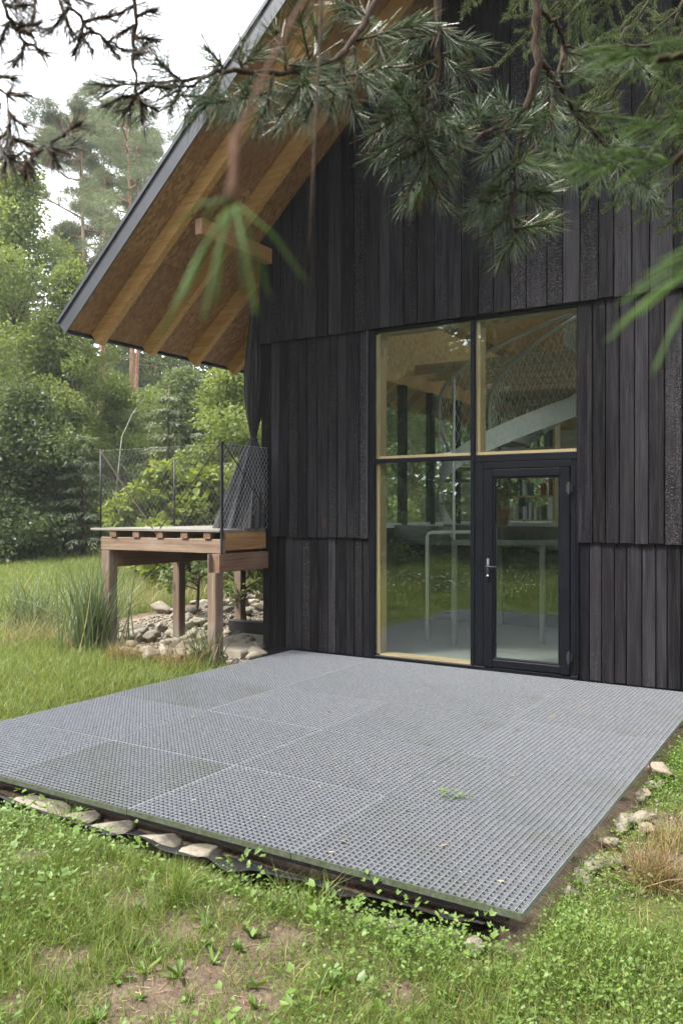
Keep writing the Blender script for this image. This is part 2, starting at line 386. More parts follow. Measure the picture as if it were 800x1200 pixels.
# ------------------------------------------------------------------ layout numbers (metres; X along the gable, Y away, Z up; grating top = 0)
WY = 7.90                                   # gable face
GX0, GX1, GY0, GY1 = -5.55, -1.12, 3.17, 7.85
HX0, HX1, HY1 = -6.02, 2.0, 17.0            # house
OX0, OX1, OZ1 = -4.545, -2.245, 3.60        # big window opening
SL = .905; EX, EZ = -7.355, 3.612           # roof slope, eave edge of the soffit
RAKE_Y, BACK_Y = 6.135, 18.2
RIDGE_X = (HX0+HX1)/2
TH = math.atan(SL)
def zs(x): return EZ + SL*(x-EX) if x <= RIDGE_X else EZ + SL*(2*RIDGE_X-x-EX)
def sstep(v, a, b):
    t = np.clip((v-a)/(b-a), 0, 1); return t*t*(3-2*t)
def hgt(x, y):
    x = np.asarray(x, float); y = np.asarray(y, float)
    h = np.full(np.broadcast(x, y).shape, -.13)
    h = h + .085*sstep(-x, 5.5, 5.9)*sstep(y, 3.4, 4.4)*(1-sstep(y, 6.6, 7.4))      # lawn laps the left edge of the grating
    dx = np.maximum(np.maximum(GX0-x, x-GX1), 0); dy = np.maximum(np.maximum(GY0-y, y-GY1), 0)
    h = h + (.035*(1-sstep(y, 2.80, 2.98))-.035*sstep(y, 2.92, 3.02))*(x > -7)*(y < 3.3)*(x < GX1+.1)+.035*(x >= GX1+.1)*(y < 3.3)
    h = h - .05*(1-sstep(np.hypot(dx, dy), -.08, .05))*(y > 2.9)*(y < 8.4)
    h = h + .012*vnoise(x*2.3, y*2.3, 1)+.010*vnoise(x*6, y*6, 2)+.10*vnoise(x*.16, y*.16, 3)*sstep(np.hypot(x+2, y-4), 9, 18)
    ins = (x > HX0-.1)*(x < HX1+.1)*(y > WY+.02)*(y < HY1+.1)
    h = np.where(ins, -.35, h)
    r = np.hypot(x, y)
    return h + np.clip(r-32, 0, 200)*.035*(x < 30) + np.clip(r-11.5, 0, 20)*.055*sstep(-x, 6.5, 9)*sstep(y, 2, 6)
SOILP = [(34,1016,.16),(150,1065,.13),(75,1140,.17),(169,1180,.26),(244,1155,.22),(210,1099,.18),(290,1120,.18),(20,1190,.10),(330,1105,.13),(300,1185,.13),(265,1070,.1),(120,1030,.1),(560,1130,.10),(470,1175,.1),(772,1010,.28),(775,870,.25),(740,905,.2),(690,1000,.22),(770,960,.25),(720,940,.2),(700,1035,.12),(655,1045,.1)]
SOILP = [(gz(a, b, -.13), s) for a, b, s in SOILP]
def bare(x, y):
    v = np.zeros(np.broadcast(x, y).shape)
    for p, s in SOILP: v = np.maximum(v, 1.05*np.exp(-((x-p[0])**2+(y-p[1])**2)/(s*s*.62)))
    inside = (x > GX0)*(x < GX1)*(y > GY0+.02)*(y < 8.3)
    ring = (x > GX0-.03)*(x < GX1+.02)*(y > np.where(x > -1.8, GY0-.05, GY0-.16))*(y < GY1+.3)
    v = np.maximum(v, np.where(inside | ring, 1.3, 0))
    under = (x > -9.6)*(x < -5.5)*(y > 6.9+.25*vnoise(x*3, x, 4))*(y < 12.5-.5*(x+9)*0)
    v = np.maximum(v, np.where(under, 1.25, 0))
    return v + .18*vnoise(x*5, y*5, 9)
def build_ground():
    xs = np.concatenate([np.linspace(-260, -40, 12)[:-1], np.linspace(-40, -12, 24)[:-1], np.linspace(-12, -7, 40)[:-1], np.linspace(-7, 1.5, 140)[:-1], np.linspace(1.5, 6, 20)[:-1], np.linspace(6, 260, 18)])
    ys = np.concatenate([np.linspace(-160, -12, 10)[:-1], np.linspace(-12, 1, 22)[:-1], np.linspace(1, 9.5, 140)[:-1], np.linspace(9.5, 14, 30)[:-1], np.linspace(14, 45, 24)[:-1], np.linspace(45, 300, 12)])
    X, Y = np.meshgrid(xs, ys); Z = hgt(X, Y); nx = len(xs)
    V = np.stack([X.ravel(), Y.ravel(), Z.ravel()], 1)
    i = (np.arange(len(ys)-1)[:, None]*nx+np.arange(nx-1)[None]).ravel()
    F = np.stack([i, i+1, i+nx+1, i+nx], 1)
    lawn = np.clip(1.05-bare(X, Y), 0, 1).ravel()
    lawn = lawn*(1-.45*((X > -5)*(Y < 3.2)).ravel())
    me = mesh_np('ground', V, F, MAT['ground'], lawn, 'lawn', True)
    g = ((X > -9.4)*(X < -5.6)*(Y > 7.0)*(Y < 12)).astype(float).ravel()
    a = me.attributes.new('gravel', 'FLOAT', 'POINT'); a.data.foreach_set('value', (g*.85).astype(np.float32))
    o = bpy.data.objects.new('ground', me); col.objects.link(o); tag(o, kind='structure')
build_ground()

# ------------------------------------------------------------------ house
house = thing('timber_house', 'black charred timber house with steep gable roof and tall corner window', 'house', ((HX0+HX1)/2, WY, 0))
def plank_mesh(x0, x1, z0, ztop, yf, yb, c=.004):
    """upright board; ztop(x) gives the slanted top"""
    prof = [(x0, yb), (x0, yf+c), (x0+c, yf), (x1-c, yf), (x1, yf+c), (x1, yb)]
    m = MB(); n = 6
    for x, y in prof: m.v.append((x, y, z0))
    for x, y in prof: m.v.append((x, y, ztop(x)))
    m.f.append(tuple(reversed(range(n)))); m.f.append(tuple(range(n, 2*n)))
    for i in range(n):
        j = (i+1) % n; m.f.append((i, j, n+j, n+i))
    return m
def row(x0, x1, wlist):
    """split [x0,x1] into boards whose widths follow wlist in turn"""
    xs = [x0]; k = 0
    while xs[-1] < x1-1e-6:
        wd = wlist[k % len(wlist)]*random.uniform(.9, 1.1); k += 1
        nx = xs[-1]+wd
        if x1-nx < wd*.45: nx = x1
        xs.append(min(nx, x1))
    return list(zip(xs[:-1], xs[1:]))
def boards(x0, x1, ws, z0, ztop, yf):
    for a, b in row(x0, x1, ws):
        g = .0046; dy = random.uniform(-.0035, .003); dz = random.uniform(-.004, .004)
        plank_mesh(a+g, b-g, z0+dz, ztop, yf+dy, yf+.024).build('board', MAT['char'], house)
Z1, Z2 = 1.31, 3.605
UW, MW, LW = [.17,.155,.18,.15,.175,.165,.19], [.145,.125,.14,.15,.13,.145], [.115,.105,.12,.11,.125]
boards(HX0, HX1, UW, Z2, lambda x: zs(x)-.012, WY-.045)
flat = lambda z: (lambda x: z)
boards(HX0, OX0, MW, Z1, flat(Z2+.05), WY-.012)
boards(OX1, HX1, MW, Z1, flat(Z2+.05), WY-.012)
boards(HX0, OX0, LW, .005, flat(Z1+.05), WY+.018)
boards(OX1, HX1, LW, .0, flat(Z1+.05), WY+.018)
# left flank: a few boards on the wall return, the rest is glazing above the inside floor
b = MB()
for z0, z1, xo in ((0, Z1+.05, .0), (Z1, 4.70, -.03)):
    for k in range(16):
        y0 = WY+.045+k*.155
        MB().bbox(HX0+xo-.012, HX0+xo+.010, y0, y0+.150, z0, z1, .004).build('board', MAT['char'], house)
# sheathing behind the boards (walls)
m = MB()
def gable_piece(m, x0, x1, z0, y0, y1, ztop):
    pts = [x0, x1] if not (x0 < RIDGE_X < x1) else [x0, RIDGE_X, x1]
    n = len(m.v); k = len(pts)
    for y in (y0, y1):
        for x in pts: m.v.append((x, y, z0))
        for x in pts: m.v.append((x, y, ztop(x)))
    for f in (0, 1):
        o = n+f*2*k
        idx = [o+i for i in range(k)]+[o+k+i for i in reversed(range(k))]
        m.f.append(tuple(idx) if f == 0 else tuple(reversed(idx)))
    loop = [i for i in range(k)]+[k+i for i in reversed(range(k))]
    for i in range(len(loop)):
        a, c = loop[i], loop[(i+1) % len(loop)]
        m.f.append((n+c, n+a, n+2*k+a, n+2*k+c))
top = lambda x: zs(x)-.02
gable_piece(m, HX0+.02, OX0-.03, -.3, WY+.046, WY+.20, flat(Z2+.03))
gable_piece(m, OX1+.03, HX1, -.3, WY+.046, WY+.20, flat(Z2+.03))
gable_piece(m, HX0+.02, HX1, Z2+.032, WY+.046, WY+.20, top)
m.box(OX0-.03, OX1+.03, WY+.046, WY+.20, -.3, -.01)
m.build('wall', MAT['sheath'], house)
MB().box(HX0+.012, HX0+.14, WY+.202, 10.35, -.3, 4.68).build('wall', MAT['sheath'], house)
MB().box(HX0+.012, HX0+.14, 10.352, HY1, -.3, 1.36).build('wall', MAT['dgrey'], house)
# left glazed flank above the inside floor
gl = MB().box(HX0+.05, HX0+.12, 10.36, HY1, 3.56, 3.74).build('wall_plate', MAT['rafter'], house)
MB().box(HX0+.03, HX0+.10, 10.36, HY1, 3.745, 4.67).build('wall', MAT['osb'], house)
for y in (10.42, 11.35, 12.35, 13.4, 14.5, 15.6, 16.8):
    MB().bbox(HX0+.03, HX0+.15, y-.055, y+.055, 1.40, 3.555).build('post', MAT['frame'] if y > 11 else MAT['white'], house)
sw = MB().box(HX0+.05, HX0+.11, 10.48, HY1-.14, 1.362, 1.43).build('window', MAT['white'], house)
for y0, y1 in ((10.476,11.294),(11.406,12.294),(12.406,13.344),(13.456,14.444),(14.556,15.544),(15.656,16.744)):
    MB().box(HX0+.075, HX0+.087, y0, y1, 1.432, 3.557).build('pane', MAT['glass'], sw)
# right flank and far gable; the unseen openings are added to light the inside
m = MB(); m.box(HX1-.15, HX1-.002, WY+.202, HY1, -.3, 1.4); m.box(HX1-.15, HX1-.002, WY+.202, HY1, 3.6, 4.68)
for y in (8.3, 12.7, 16.9): m.box(HX1-.15, HX1-.003, y-.2, y+.1, 1.402, 3.598)
m.build('wall', MAT['plaster'], house)
m = MB(); gable_piece(m, HX0+.15, HX1-.16, 3.3, HY1, HY1+.15, top); m.build('wall', MAT['osb'], house)
m = MB(); m.box(-5.45, -4.4, HY1, HY1+.15, -.3, 3.298); m.box(-4.398, HX1-.16, HY1, HY1+.15, -.3, 2.0); m.box(-2.2, -1.6, HY1+.003, HY1+.147, 2.002, 3.298)
m.build('wall', MAT['plaster'], house)
# inside: entrance floor, raised floor
MB().box(HX0+.142, HX1-.152, WY+.202, HY1-.002, -.2, .02).build('floor', MAT['conc'], house)
MB().box(HX0+.142, HX1-.152, 11.0, HY1-.004, 1.22, 1.40).build('raised_floor', MAT['conc'], house)
MB().box(HX0+.144, HX1-.154, 11.05, 11.15, .022, 1.218).build('partition', MAT['dgrey'], house)
for x in (-5.3, -4.2, -3.05, -1.9):
    MB().bbox(x-.035, x+.035, 10.93, 10.995, .022, 1.40).build('post', MAT['conc'], house)
MB().bbox(-5.8, -1.0, 10.90, 10.928, 1.12, 1.215).build('beam', MAT['conc'], house)
for k in range(9):
    MB().bbox(-5.85, 1.7, 11.6+k*.62, 11.68+k*.62, 3.74, 3.90).build('ceiling_joist', MAT['lining_x'], house)
# ceiling boards and loft floor
m = MB()
n_ = 0
for (xa, xb) in ((HX0+.145, RIDGE_X), (RIDGE_X, RIDGE_X+.6), (RIDGE_X+2.6, HX1-.155)):
    m.quad((xa, WY+.205, zs(xa)-.14), (xb, WY+.205, zs(xb)-.14), (xb, HY1-.01, zs(xb)-.14), (xa, HY1-.01, zs(xa)-.14))
m.build('ceiling', MAT['osb'], house)
MB().box(-5.8, 1.8, 14.2, HY1-.01, 3.905, 3.95).build('loft_floor', MAT['osb'], house)
# roof: soffit boards, rafters, cover, verge metal
ux, uz = math.cos(TH), math.sin(TH)
def slab(m, x0, x1, y0, y1, o0, o1):
    """plate lying in the roof slope from x0 to x1, from o0 to o1 above the soffit line (measured square to the slope)"""
    def P(x, y, o): return (x-uz*o, y, EZ+SL*(x-EX)+ux*o)
    n = len(m.v)
    m.v += [P(x0,y0,o0),P(x1,y0,o0),P(x1,y1,o0),P(x0,y1,o0),P(x0,y0,o1),P(x1,y0,o1),P(x1,y1,o1),P(x0,y1,o1)]
    m.f += [tuple(n+i for i in q) for q in ((0,3,2,1),(4,5,6,7),(0,1,5,4),(1,2,6,5),(2,3,7,6),(3,0,4,7))]
    return m
xsplit = [EX, -6.52, -5.66, -4.8, -3.94, -3.08, RIDGE_X]
for a, b_ in zip(xsplit[:-1], xsplit[1:]):
    for (ya, yb) in ((RAKE_Y+.012, 7.86), (7.863, 10.3), (10.303, 12.8), (12.803, 15.3), (15.303, BACK_Y)):
        if ya > 7.8 and a > -5.7: continue
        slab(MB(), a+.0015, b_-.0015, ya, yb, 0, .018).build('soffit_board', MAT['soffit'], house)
slab(MB(), EX-.02, RIDGE_X, RAKE_Y+.012, BACK_Y, .02, .175).build('roof', MAT['fascia'], house)
def mirrored(mb):
    mb.v = [(2*RIDGE_X-x, y, z) for x, y, z in mb.v]; mb.f = [tuple(reversed(f)) for f in mb.f]; return mb
mr = slab(MB(), EX-.02, RIDGE_X-2.6, RAKE_Y+.012, BACK_Y, 0, .20); slab(mr, RIDGE_X-.6, RIDGE_X, RAKE_Y+.012, BACK_Y, 0, .20)
slab(mr, RIDGE_X-2.599, RIDGE_X-.601, RAKE_Y+.012, 8.6, 0, .20); slab(mr, RIDGE_X-2.599, RIDGE_X-.601, 16.4, BACK_Y, 0, .20); mirrored(mr).build('roof', MAT['fascia'], house)
mirrored(slab(MB(), RIDGE_X-2.598, RIDGE_X-.602, 8.602, 16.398, .10, .112)).build('added_rooflight', MAT['glass'], house)  # unseen roof opening, added to brighten the ceiling and stair inside
f_ = slab(MB(), EX-.035, RIDGE_X-.16, RAKE_Y-.004, RAKE_Y+.01, -.012, .18)
slab(f_, EX-.035, RIDGE_X-.16, RAKE_Y-.022, RAKE_Y-.005, .15, .187)
f_.build('verge_flashing', MAT['fascia'], house)
mirrored(slab(MB(), EX-.035, RIDGE_X-.16, RAKE_Y-.004, RAKE_Y+.01, -.012, .18)).build('verge_flashing', MAT['fascia'], house)
slab(MB(), EX-.036, EX-.021, RAKE_Y+.012, BACK_Y, -.014, .2).build('eave_flashing', MAT['fascia'], house)
for k in range(15):
    y1 = 6.555+.79*k; x1 = RIDGE_X-.1 if y1 < WY else -5.9
    if HY1 < y1 < HY1+.3: continue
    slab(MB(), EX+.004, x1, y1-.085, y1, -.172, -.002).build('rafter', MAT['rafter'], house)
# wall plate that runs out under the verge
PZ1 = EZ+SL*(-5.9-EX)-.172/ux
pl = MB().bbox(-5.925, -5.83, 6.62, WY-.05, PZ1-.165, PZ1+.01).build('plate_beam', MAT['plate'], house)
MB().box(-5.919, -5.836, 6.612, 6.619, PZ1-.159, PZ1+.004).build('end_face', MAT['endgrain'], pl)
for x in (-3.3, -1.0):
    z = zs(x)-.172/ux
    MB().bbox(x-.06, x+.06, 6.62, WY-.05, z-.2, z).build('plate_beam', MAT['plate'], house)

# window: outer frame, timber lining, mullion, transom, three panes, door
win = MB()
FY0, FY1 = WY-.005, WY+.075
win.bbox(OX0, -4.468, FY0, FY1, .0, OZ1); win.bbox(-4.467, OX1, FY0, FY1, 3.567, OZ1-.001)
win.bbox(-3.342, -3.296, FY0-.004, FY1, .03, 3.566); win.bbox(-4.467, -3.343, FY0, FY1, 2.135, 2.182); win.bbox(-3.295, OX1, FY0, FY1, 2.107, 2.182)
win.bbox(-4.467, OX1, FY0-.002, FY1, -.01, .028)
win.bbox(OX1-.012, OX1+.012, FY0+.002, FY1, .029, 3.566)
window = win.build('window', MAT['frame'], house)
LY0, LY1 = FY1+.002, FY1+.10
MB().box(-4.466, -4.418, LY0-.05, LY1, .049, 3.547).build('timber_lining', MAT['lining'], window)
MB().box(-4.417, -3.344, LY0-.052, LY1, 2.183, 2.212).build('timber_lining', MAT['lining_x'], window)
MB().box(-3.294, -2.262, LY0-.052, LY1, 2.183, 2.212).build('timber_lining', MAT['lining_x'], window)
MB().box(-3.294, -3.246, LY0-.05, LY1, 2.213, 3.547).build('timber_lining', MAT['lining'], window)
MB().box(-4.417, -3.344, LY0-.05, LY1, 3.548, 3.566).build('timber_lining', MAT['lining_x'], window)
MB().box(-3.294, -2.262, LY0-.05, LY1, 3.548, 3.566).build('timber_lining', MAT['lining_x'], window)
MB().box(-4.417, -3.344, LY0-.052, LY1, .029, .048).build('timber_lining', MAT['lining_x'], window)
PY = WY+.020
for x0, x1, z0, z1 in ((-4.467,-3.343,2.183,3.566),(-3.295,-2.258,2.183,3.566),(-4.467,-3.343,.029,2.134)):
    MB().box(x0, x1, PY, PY+.006, z0, z1).build('pane', MAT['glass'], window)
door = MB()
door.bbox(-3.294, -3.198, FY0, FY1, .029, 2.106); door.bbox(-2.312, -2.258, FY0, FY1, .029, 2.106); door.bbox(-3.197, -2.313, FY0, FY1, 2.036, 2.106)
door = door.build('door', MAT['frame'], house)
m = MB(); d0 = FY0-.012; d1 = FY0+.06
m.bbox(-3.194, -3.096, d0, d1, .036, 2.032); m.bbox(-2.412, -2.316, d0, d1, .036, 2.032); m.bbox(-3.095, -2.413, d0+.001, d1, 1.952, 2.031); m.bbox(-3.095, -2.413, d0+.001, d1, .037, .112)
m.build('door_leaf', MAT['frame'], door)
m = MB()
for x0, x1, z0, z1 in ((-3.094,-3.078,.113,1.951),(-2.43,-2.414,.113,1.951),(-3.077,-2.431,1.936,1.951),(-3.077,-2.431,.113,.128)): m.bbox(x0, x1, d0+.01, d1-.01, z0, z1, .003)
m.build('glazing_bead', MAT['frame'], door)
MB().box(-3.086, -2.422, PY, PY+.006, .12, 1.944).build('pane', MAT['glass'], door)
h = MB(); h.bbox(-3.158, -3.126, d0-.010, d0-.001, .90, 1.13, .004); h.tube([(-3.142, d0-.008, 1.05), (-3.142, d0-.055, 1.05), (-3.125, d0-.062, 1.05), (-3.02, d0-.060, 1.047)], .0095, 8)
h.build('handle', MAT['iron'], door, True)
h = MB(); h.tube([(-3.142, d0-.008, .955), (-3.142, d0-.020, .955)], .011, 10); h.build('key_cylinder', MAT['wire'], door, True)
for z in (1.83, .20):
    h = MB(); h.tube([(-2.318, d0-.016, z-.06), (-2.318, d0-.016, z+.06)], .013, 8); h.bbox(-2.345, -2.29, d0-.009, d0-.001, z-.035, z+.035, .003)
    h.build('hinge', MAT['iron'], door)
MB().bbox(-4.56, -4.547, WY-.03, WY+.03, 1.32, 3.60, .003).build('shutter_rail', MAT['fascia'], house)

# ------------------------------------------------------------------ steel grating terrace
terrace = thing('grating_terrace', 'flat galvanised steel grating terrace in front of the glass door', 'terrace', ((GX0+GX1)/2, GY0, 0))
def grating(wd, ln, name):
    m = MB(); p = .0335; hb = .023
    nx = max(2, round(wd/p)); ny = max(2, round(ln/p))
    for i in range(1, nx): x = wd*i/nx; m.box(x-.00115, x+.00115, .004, ln-.004, -hb, 0)
    for j in range(1, ny): y = ln*j/ny; m.box(.004, wd-.004, y-.0011, y+.0011, -hb*.9, -.0006)
    return m.mesh(name, MAT['galv'])
def edge(wd, ln):
    m = MB(); hb = .028
    m.box(0, .003, 0, ln, -hb, -.0026); m.box(wd-.003, wd, 0, ln, -hb, -.0026); m.box(.0032, wd-.0032, 0, .003, -hb, -.0026); m.box(.0032, wd-.0032, ln-.003, ln, -hb, -.0026)
    return m
def front_edge(wd):
    return MB().bbox(.0, wd, -.004, -.0005, -.031, .0008, .001)
xsn = [GX0, -4.44, -3.325, -2.245, GX1]; ysn = [GY0, 4.09, 5.10, 6.10, 7.08, GY1]
cache = {}
for i in range(4):
    for j in range(5):
        wd = round(xsn[i+1]-xsn[i]-.006, 3); ln = round(ysn[j+1]-ysn[j]-.006, 3)
        if (wd, ln) not in cache: cache[(wd, ln)] = (grating(wd, ln, 'grating_panel'), edge(wd, ln).mesh('panel_edge', MAT['galv']), front_edge(wd).mesh('moss_strip', MAT['edge']))
        gm, e1, e2 = cache[(wd, ln)]
        o = bpy.data.objects.new('grating_panel', gm); link(o, terrace)
        o.location = (xsn[i]+.003, ysn[j]+.003, random.uniform(-.0025, .0025)); o.rotation_euler = (random.uniform(-.0012, .0012), random.uniform(-.0012, .0012), 0)
        e = bpy.data.objects.new('panel_edge', e1); link_local(e, o)
        if j == 0: link_local(bpy.data.objects.new('moss_strip', e2), o)
# bearers on concrete slabs below
m = MB()
for y in (3.3, 4.09, 5.1, 6.1, 7.08, 7.7): m.box(GX0+.1, GX1-.1, y-.03, y+.03, -.10, -.034)
m.build('bearer', MAT['membrane'], terrace)
# black membrane lying under the grating and lapping out in front
def membrane():
    nx, ny = 160, 26
    U, Vv = np.meshgrid(np.linspace(0, 1, nx), np.linspace(0, 1, ny))
    X = GX0-.1+(GX1-GX0-.05)*U
    lip = 3.03+.13*sstep(X, -2.1, -1.35)+.03*vnoise(X*4, X*0, 1)+.02*vnoise(X*11, X, 2)
    Y = lip+(7.8-lip)*Vv**1.8
    fr = np.exp(-((Y-lip)/.12)**2)
    Z = hgt(X, np.maximum(Y, 3.25))*0-.168+.008*vnoise(X*9, Y*9, 3)+fr*(.095+.03*vnoise(X*3.1, Y, 4)+.018*vnoise(X*14, Y*9, 6))
    V = np.stack([X.ravel(), Y.ravel(), Z.ravel()], 1); i = (np.arange(ny-1)[:, None]*nx+np.arange(nx-1)[None]).ravel()
    me = mesh_np('ground_membrane', V, np.stack([i, i+1, i+nx+1, i+nx], 1), MAT['membrane'], None, 'rnd', True)
    o = bpy.data.objects.new('ground_membrane', me); col.objects.link(o)
    tag(o, 'crumpled black weed membrane showing under the front edge of the grating', 'membrane')
membrane()
# ------------------------------------------------------------------ raised timber deck on the left flank
DX0, DX1, DY0, DY1 = -7.80, -5.90, 7.02, 12.2
DZ = 1.405
deck = thing('timber_deck', 'raised weathered timber deck on square posts beside the black house', 'deck', ((DX0+DX1)/2, DY0, 0))
k = 0; y = DY0-.03
while y < DY1:
    x1 = DX1-.01 if y+.14 < WY-.06 else HX0-.05
    MB().bbox(DX0-.03-(.13 if k == 0 else random.uniform(0, .03)), x1, y+.003, y+.137, DZ-.03, DZ, .004).build('deck_board', MAT['deck_b'], deck); y += .14; k += 1
for x in (DX0+.22, DX0+.60, DX0+.98, DX0+1.36, DX0+1.70):
    MB().bbox(x-.05, x+.05, DY0-.015, DY1-.1, DZ-.105, DZ-.032).build('joist', MAT['deck_y'], deck)
MB().bbox(DX0, DX1-.002, DY0, DY0+.07, DZ-.265, DZ-.107).build('front_beam', MAT['deck_x'], deck)
MB().bbox(DX1-.075, DX1-.005, DY0+.075, WY-.075, DZ-.235, DZ-.035).build('side_beam', MAT['plate'], deck)
MB().bbox(DX1-.10, DX1+.01, DY0-.05, WY-.05, DZ-.47, DZ-.268).build('side_beam', MAT['deck_y'], deck)
MB().bbox(DX0+.10, DX0+.20, DY0+.075, DY1-.1, DZ-.47, DZ-.268).build('side_beam', MAT['deck_y'], deck)
for (x, y, wd) in ((DX0+.085, DY0+.055, .14), (DX0+.10, 8.28, .125), (DX0+.10, 9.58, .125), (DX0+.10, 11.4, .125)):
    MB().bbox(x-wd/2, x+wd/2, y-wd/2, y+wd/2, -.3, DZ-.268-(.0 if y < 7.2 else .002), .01).build('post', MAT['deck_z'], deck)
MB().bbox(DX1-.125, DX1-.0, DY0-.10, DY0+.035, -.3, DZ-.472, .01).build('post', MAT['deck_z'], deck)
MB().bbox(DX1-.122, DX1-.102, DY0-.097, DY0-.002, DZ-.4715, DZ-.268, .004).build('post_head', MAT['deck_z'], deck)
MB().box(DX1-.012, DX1+.006, DY0-.012, DY0+.012, DZ-.27, DZ+.97).build('steel_upright', MAT['iron'], deck)
rail = thing('wire_railing', 'thin black railing with diagonal cables and wire netting on the deck', 'railing', ((DX0+DX1)/2, DY0, DZ))
RZ = DZ+.965
for x, y, z1 in ((DX0-.03, DY0+.02, RZ-.0), (DX0-.03, 8.33, RZ-.06), (DX0-.03, 9.7, RZ-.06), (DX0-.03, 11.2, RZ-.06), (DX1-.02, DY0+.035, RZ+.0)):
    MB().tube([(x, y, DZ-.12), (x, y, z1)], .0125, 8).build('post', MAT['iron'], rail, True)
mid = ((DX0+DX1)/2-.02, DY0-.012, DZ-.06)
for a, b_ in (((DX0-.03, DY0+.0, RZ-.01), mid), ((DX1-.02, DY0+.01, RZ), mid), ((DX1-.02, DY0+.05, RZ), (DX1-.02, 7.86, RZ-.75))):
    MB().tube([a, b_], .0075, 6).build('brace_cable', MAT['rust'], rail)
def netting(p0, p1, z0, z1, cw, ch, r):
    """woven diamond netting between two uprights"""
    p0 = np.array(p0, float); p1 = np.array(p1, float); Lh = np.linalg.norm(p1-p0); d = (p1-p0)/Lh; nrm = np.array([-d[1], d[0], 0])
    m = MB(); H = z1-z0; slope = ch/cw
    def strand(s0, sgn):
        pts = []; a = s0
        ta = max(0, (0-a)/(sgn*1.0) if sgn > 0 else (a-Lh)); ta = max(ta, 0)
        t0, t1 = 0., H/slope
        if sgn > 0: t0 = max(t0, -a); t1 = min(t1, Lh-a)
        else: t0 = max(t0, a-Lh); t1 = min(t1, a)
        if t1-t0 < .01: return
        q = [p0+d*(a+sgn*t)+np.array([0, 0, z0+slope*t])+nrm*.003*sgn for t in (t0, t1)]
        m.tube(q, r, 3, False)
    n = int((Lh+H/slope)/cw)+1
    for i in range(-int(H/slope/cw)-1, int(Lh/cw)+1): strand(i*cw, 1)
    for i in range(0, n+1): strand(i*cw, -1)
    m.tube([p0+[0, 0, z1], p1+[0, 0, z1]], r*1.6, 4); m.tube([p0+[0, 0, z0+.01], p1+[0, 0, z0+.01]], r*1.6, 4)
    return m
netting((DX1-.02, DY0+.05, 0), (DX1-.02, WY-.02, 0), DZ, RZ-.01, .06, .09, .0014).build('netting', MAT['wire'], rail)
netting((DX0-.02, DY0+.02, 0), (DX1-.03, DY0+.02, 0), DZ, RZ-.02, .065, .09, .0003).build('netting', MAT['wire'], rail)
netting((DX0-.03, DY0+.04, 0), (DX0-.03, 11.2, 0), DZ, RZ-.05, .065, .09, .0003).build('netting', MAT['wire'], rail)
# gathered black fabric at the corner
def drape():
    nz, na = 60, 96
    V = []
    for i in range(nz):
        t = i/(nz-1); z = 4.08-(4.08-DZ-.006)*t
        tie = (4.08-2.47)/(4.08-DZ)
        if t < tie:
            s = t/tie; c = np.array([-6.155, 7.97]) + np.array([.0, -.06])*s
            rx = .062+.045*math.sin(math.pi*min(1, s*1.15)**1.4) - .035*max(0, s-.85)/.15; ry = rx*.9; am = .22
        else:
            s = (t-tie)/(1-tie); e = min(1, s*6)*.035
            c = np.array([-6.155, 7.91])*(1-s)+np.array([-6.15, 7.63])*s
            rx = .035+e+.20*s**.85; ry = .03+e+.16*s**.85; am = .20
        for k in range(na):
            a = 2*math.pi*k/na
            f = 1+am*math.sin(a*9+1.2*math.sin(a*2)+t*1.5)+am*.5*math.sin(a*17+2+t*3)+.05*math.sin(a*3+t*9)
            V.append((c[0]+rx*f*math.cos(a), c[1]+ry*f*math.sin(a), z))
    F = [(i*na+k, i*na+(k+1) % na, (i+1)*na+(k+1) % na, (i+1)*na+k) for i in range(nz-1) for k in range(na)]
    me = bpy.data.meshes.new('fabric_drape'); me.from_pydata(V, [], F); me.materials.append(MAT['drape'])
    me.polygons.foreach_set('use_smooth', [True]*len(F))
    o = bpy.data.objects.new('fabric_drape', me); col.objects.link(o); tag(o, 'long black fabric drape tied in the middle hanging at the house corner', 'drape')
    m = MB(); m.tube([(-6.155+.05*math.cos(a), 7.91+.045*math.sin(a), 2.475) for a in np.linspace(0, 2*math.pi, 17)], .011, 6)
    m.build('tie_cord', MAT['drape'], None); bpy.data.objects['tie_cord'].parent = o
drape()

# ------------------------------------------------------------------ inside: spiral stair, railing, shelf
stair = thing('spiral_staircase', 'white steel spiral staircase with mesh balustrade seen through the window', 'staircase', (-3.3, 10.35, .02))
SC = np.array([-3.32, 10.30]); RO, RI = 1.36, .72
def sz(a): return float(np.interp(a, [100, 138, 180, 270, 360, 420], [.85, 1.25, 2.02, 2.78, 3.50, 3.98]))
def sp(a, r, z):
    q = SC + r*(math.cos(R(a))*RT[:2]+math.sin(R(a))*FW[:2]); return (q[0], q[1], z)
def ribbon(r, lo, hi, a0, a1, th=.012, n=70):
    m = MB()
    for i in range(n+1):
        a = a0+(a1-a0)*i/n; z = sz(a)
        m.v += [sp(a, r-th/2, z+lo), sp(a, r+th/2, z+lo), sp(a, r+th/2, z+hi), sp(a, r-th/2, z+hi)]
    for i in range(n):
        for k in range(4):
            k2 = (k+1) % 4; m.f.append((i*4+k, i*4+k2, (i+1)*4+k2, (i+1)*4+k))
    m.f += [(0, 3, 2, 1), (n*4, n*4+1, n*4+2, n*4+3)]
    return m
ribbon(RO, -.12, .12, 140, 418).build('stringer', MAT['white'], stair, False)
ribbon(RI, -.12, .12, 140, 418).build('stringer', MAT['white'], stair, False)
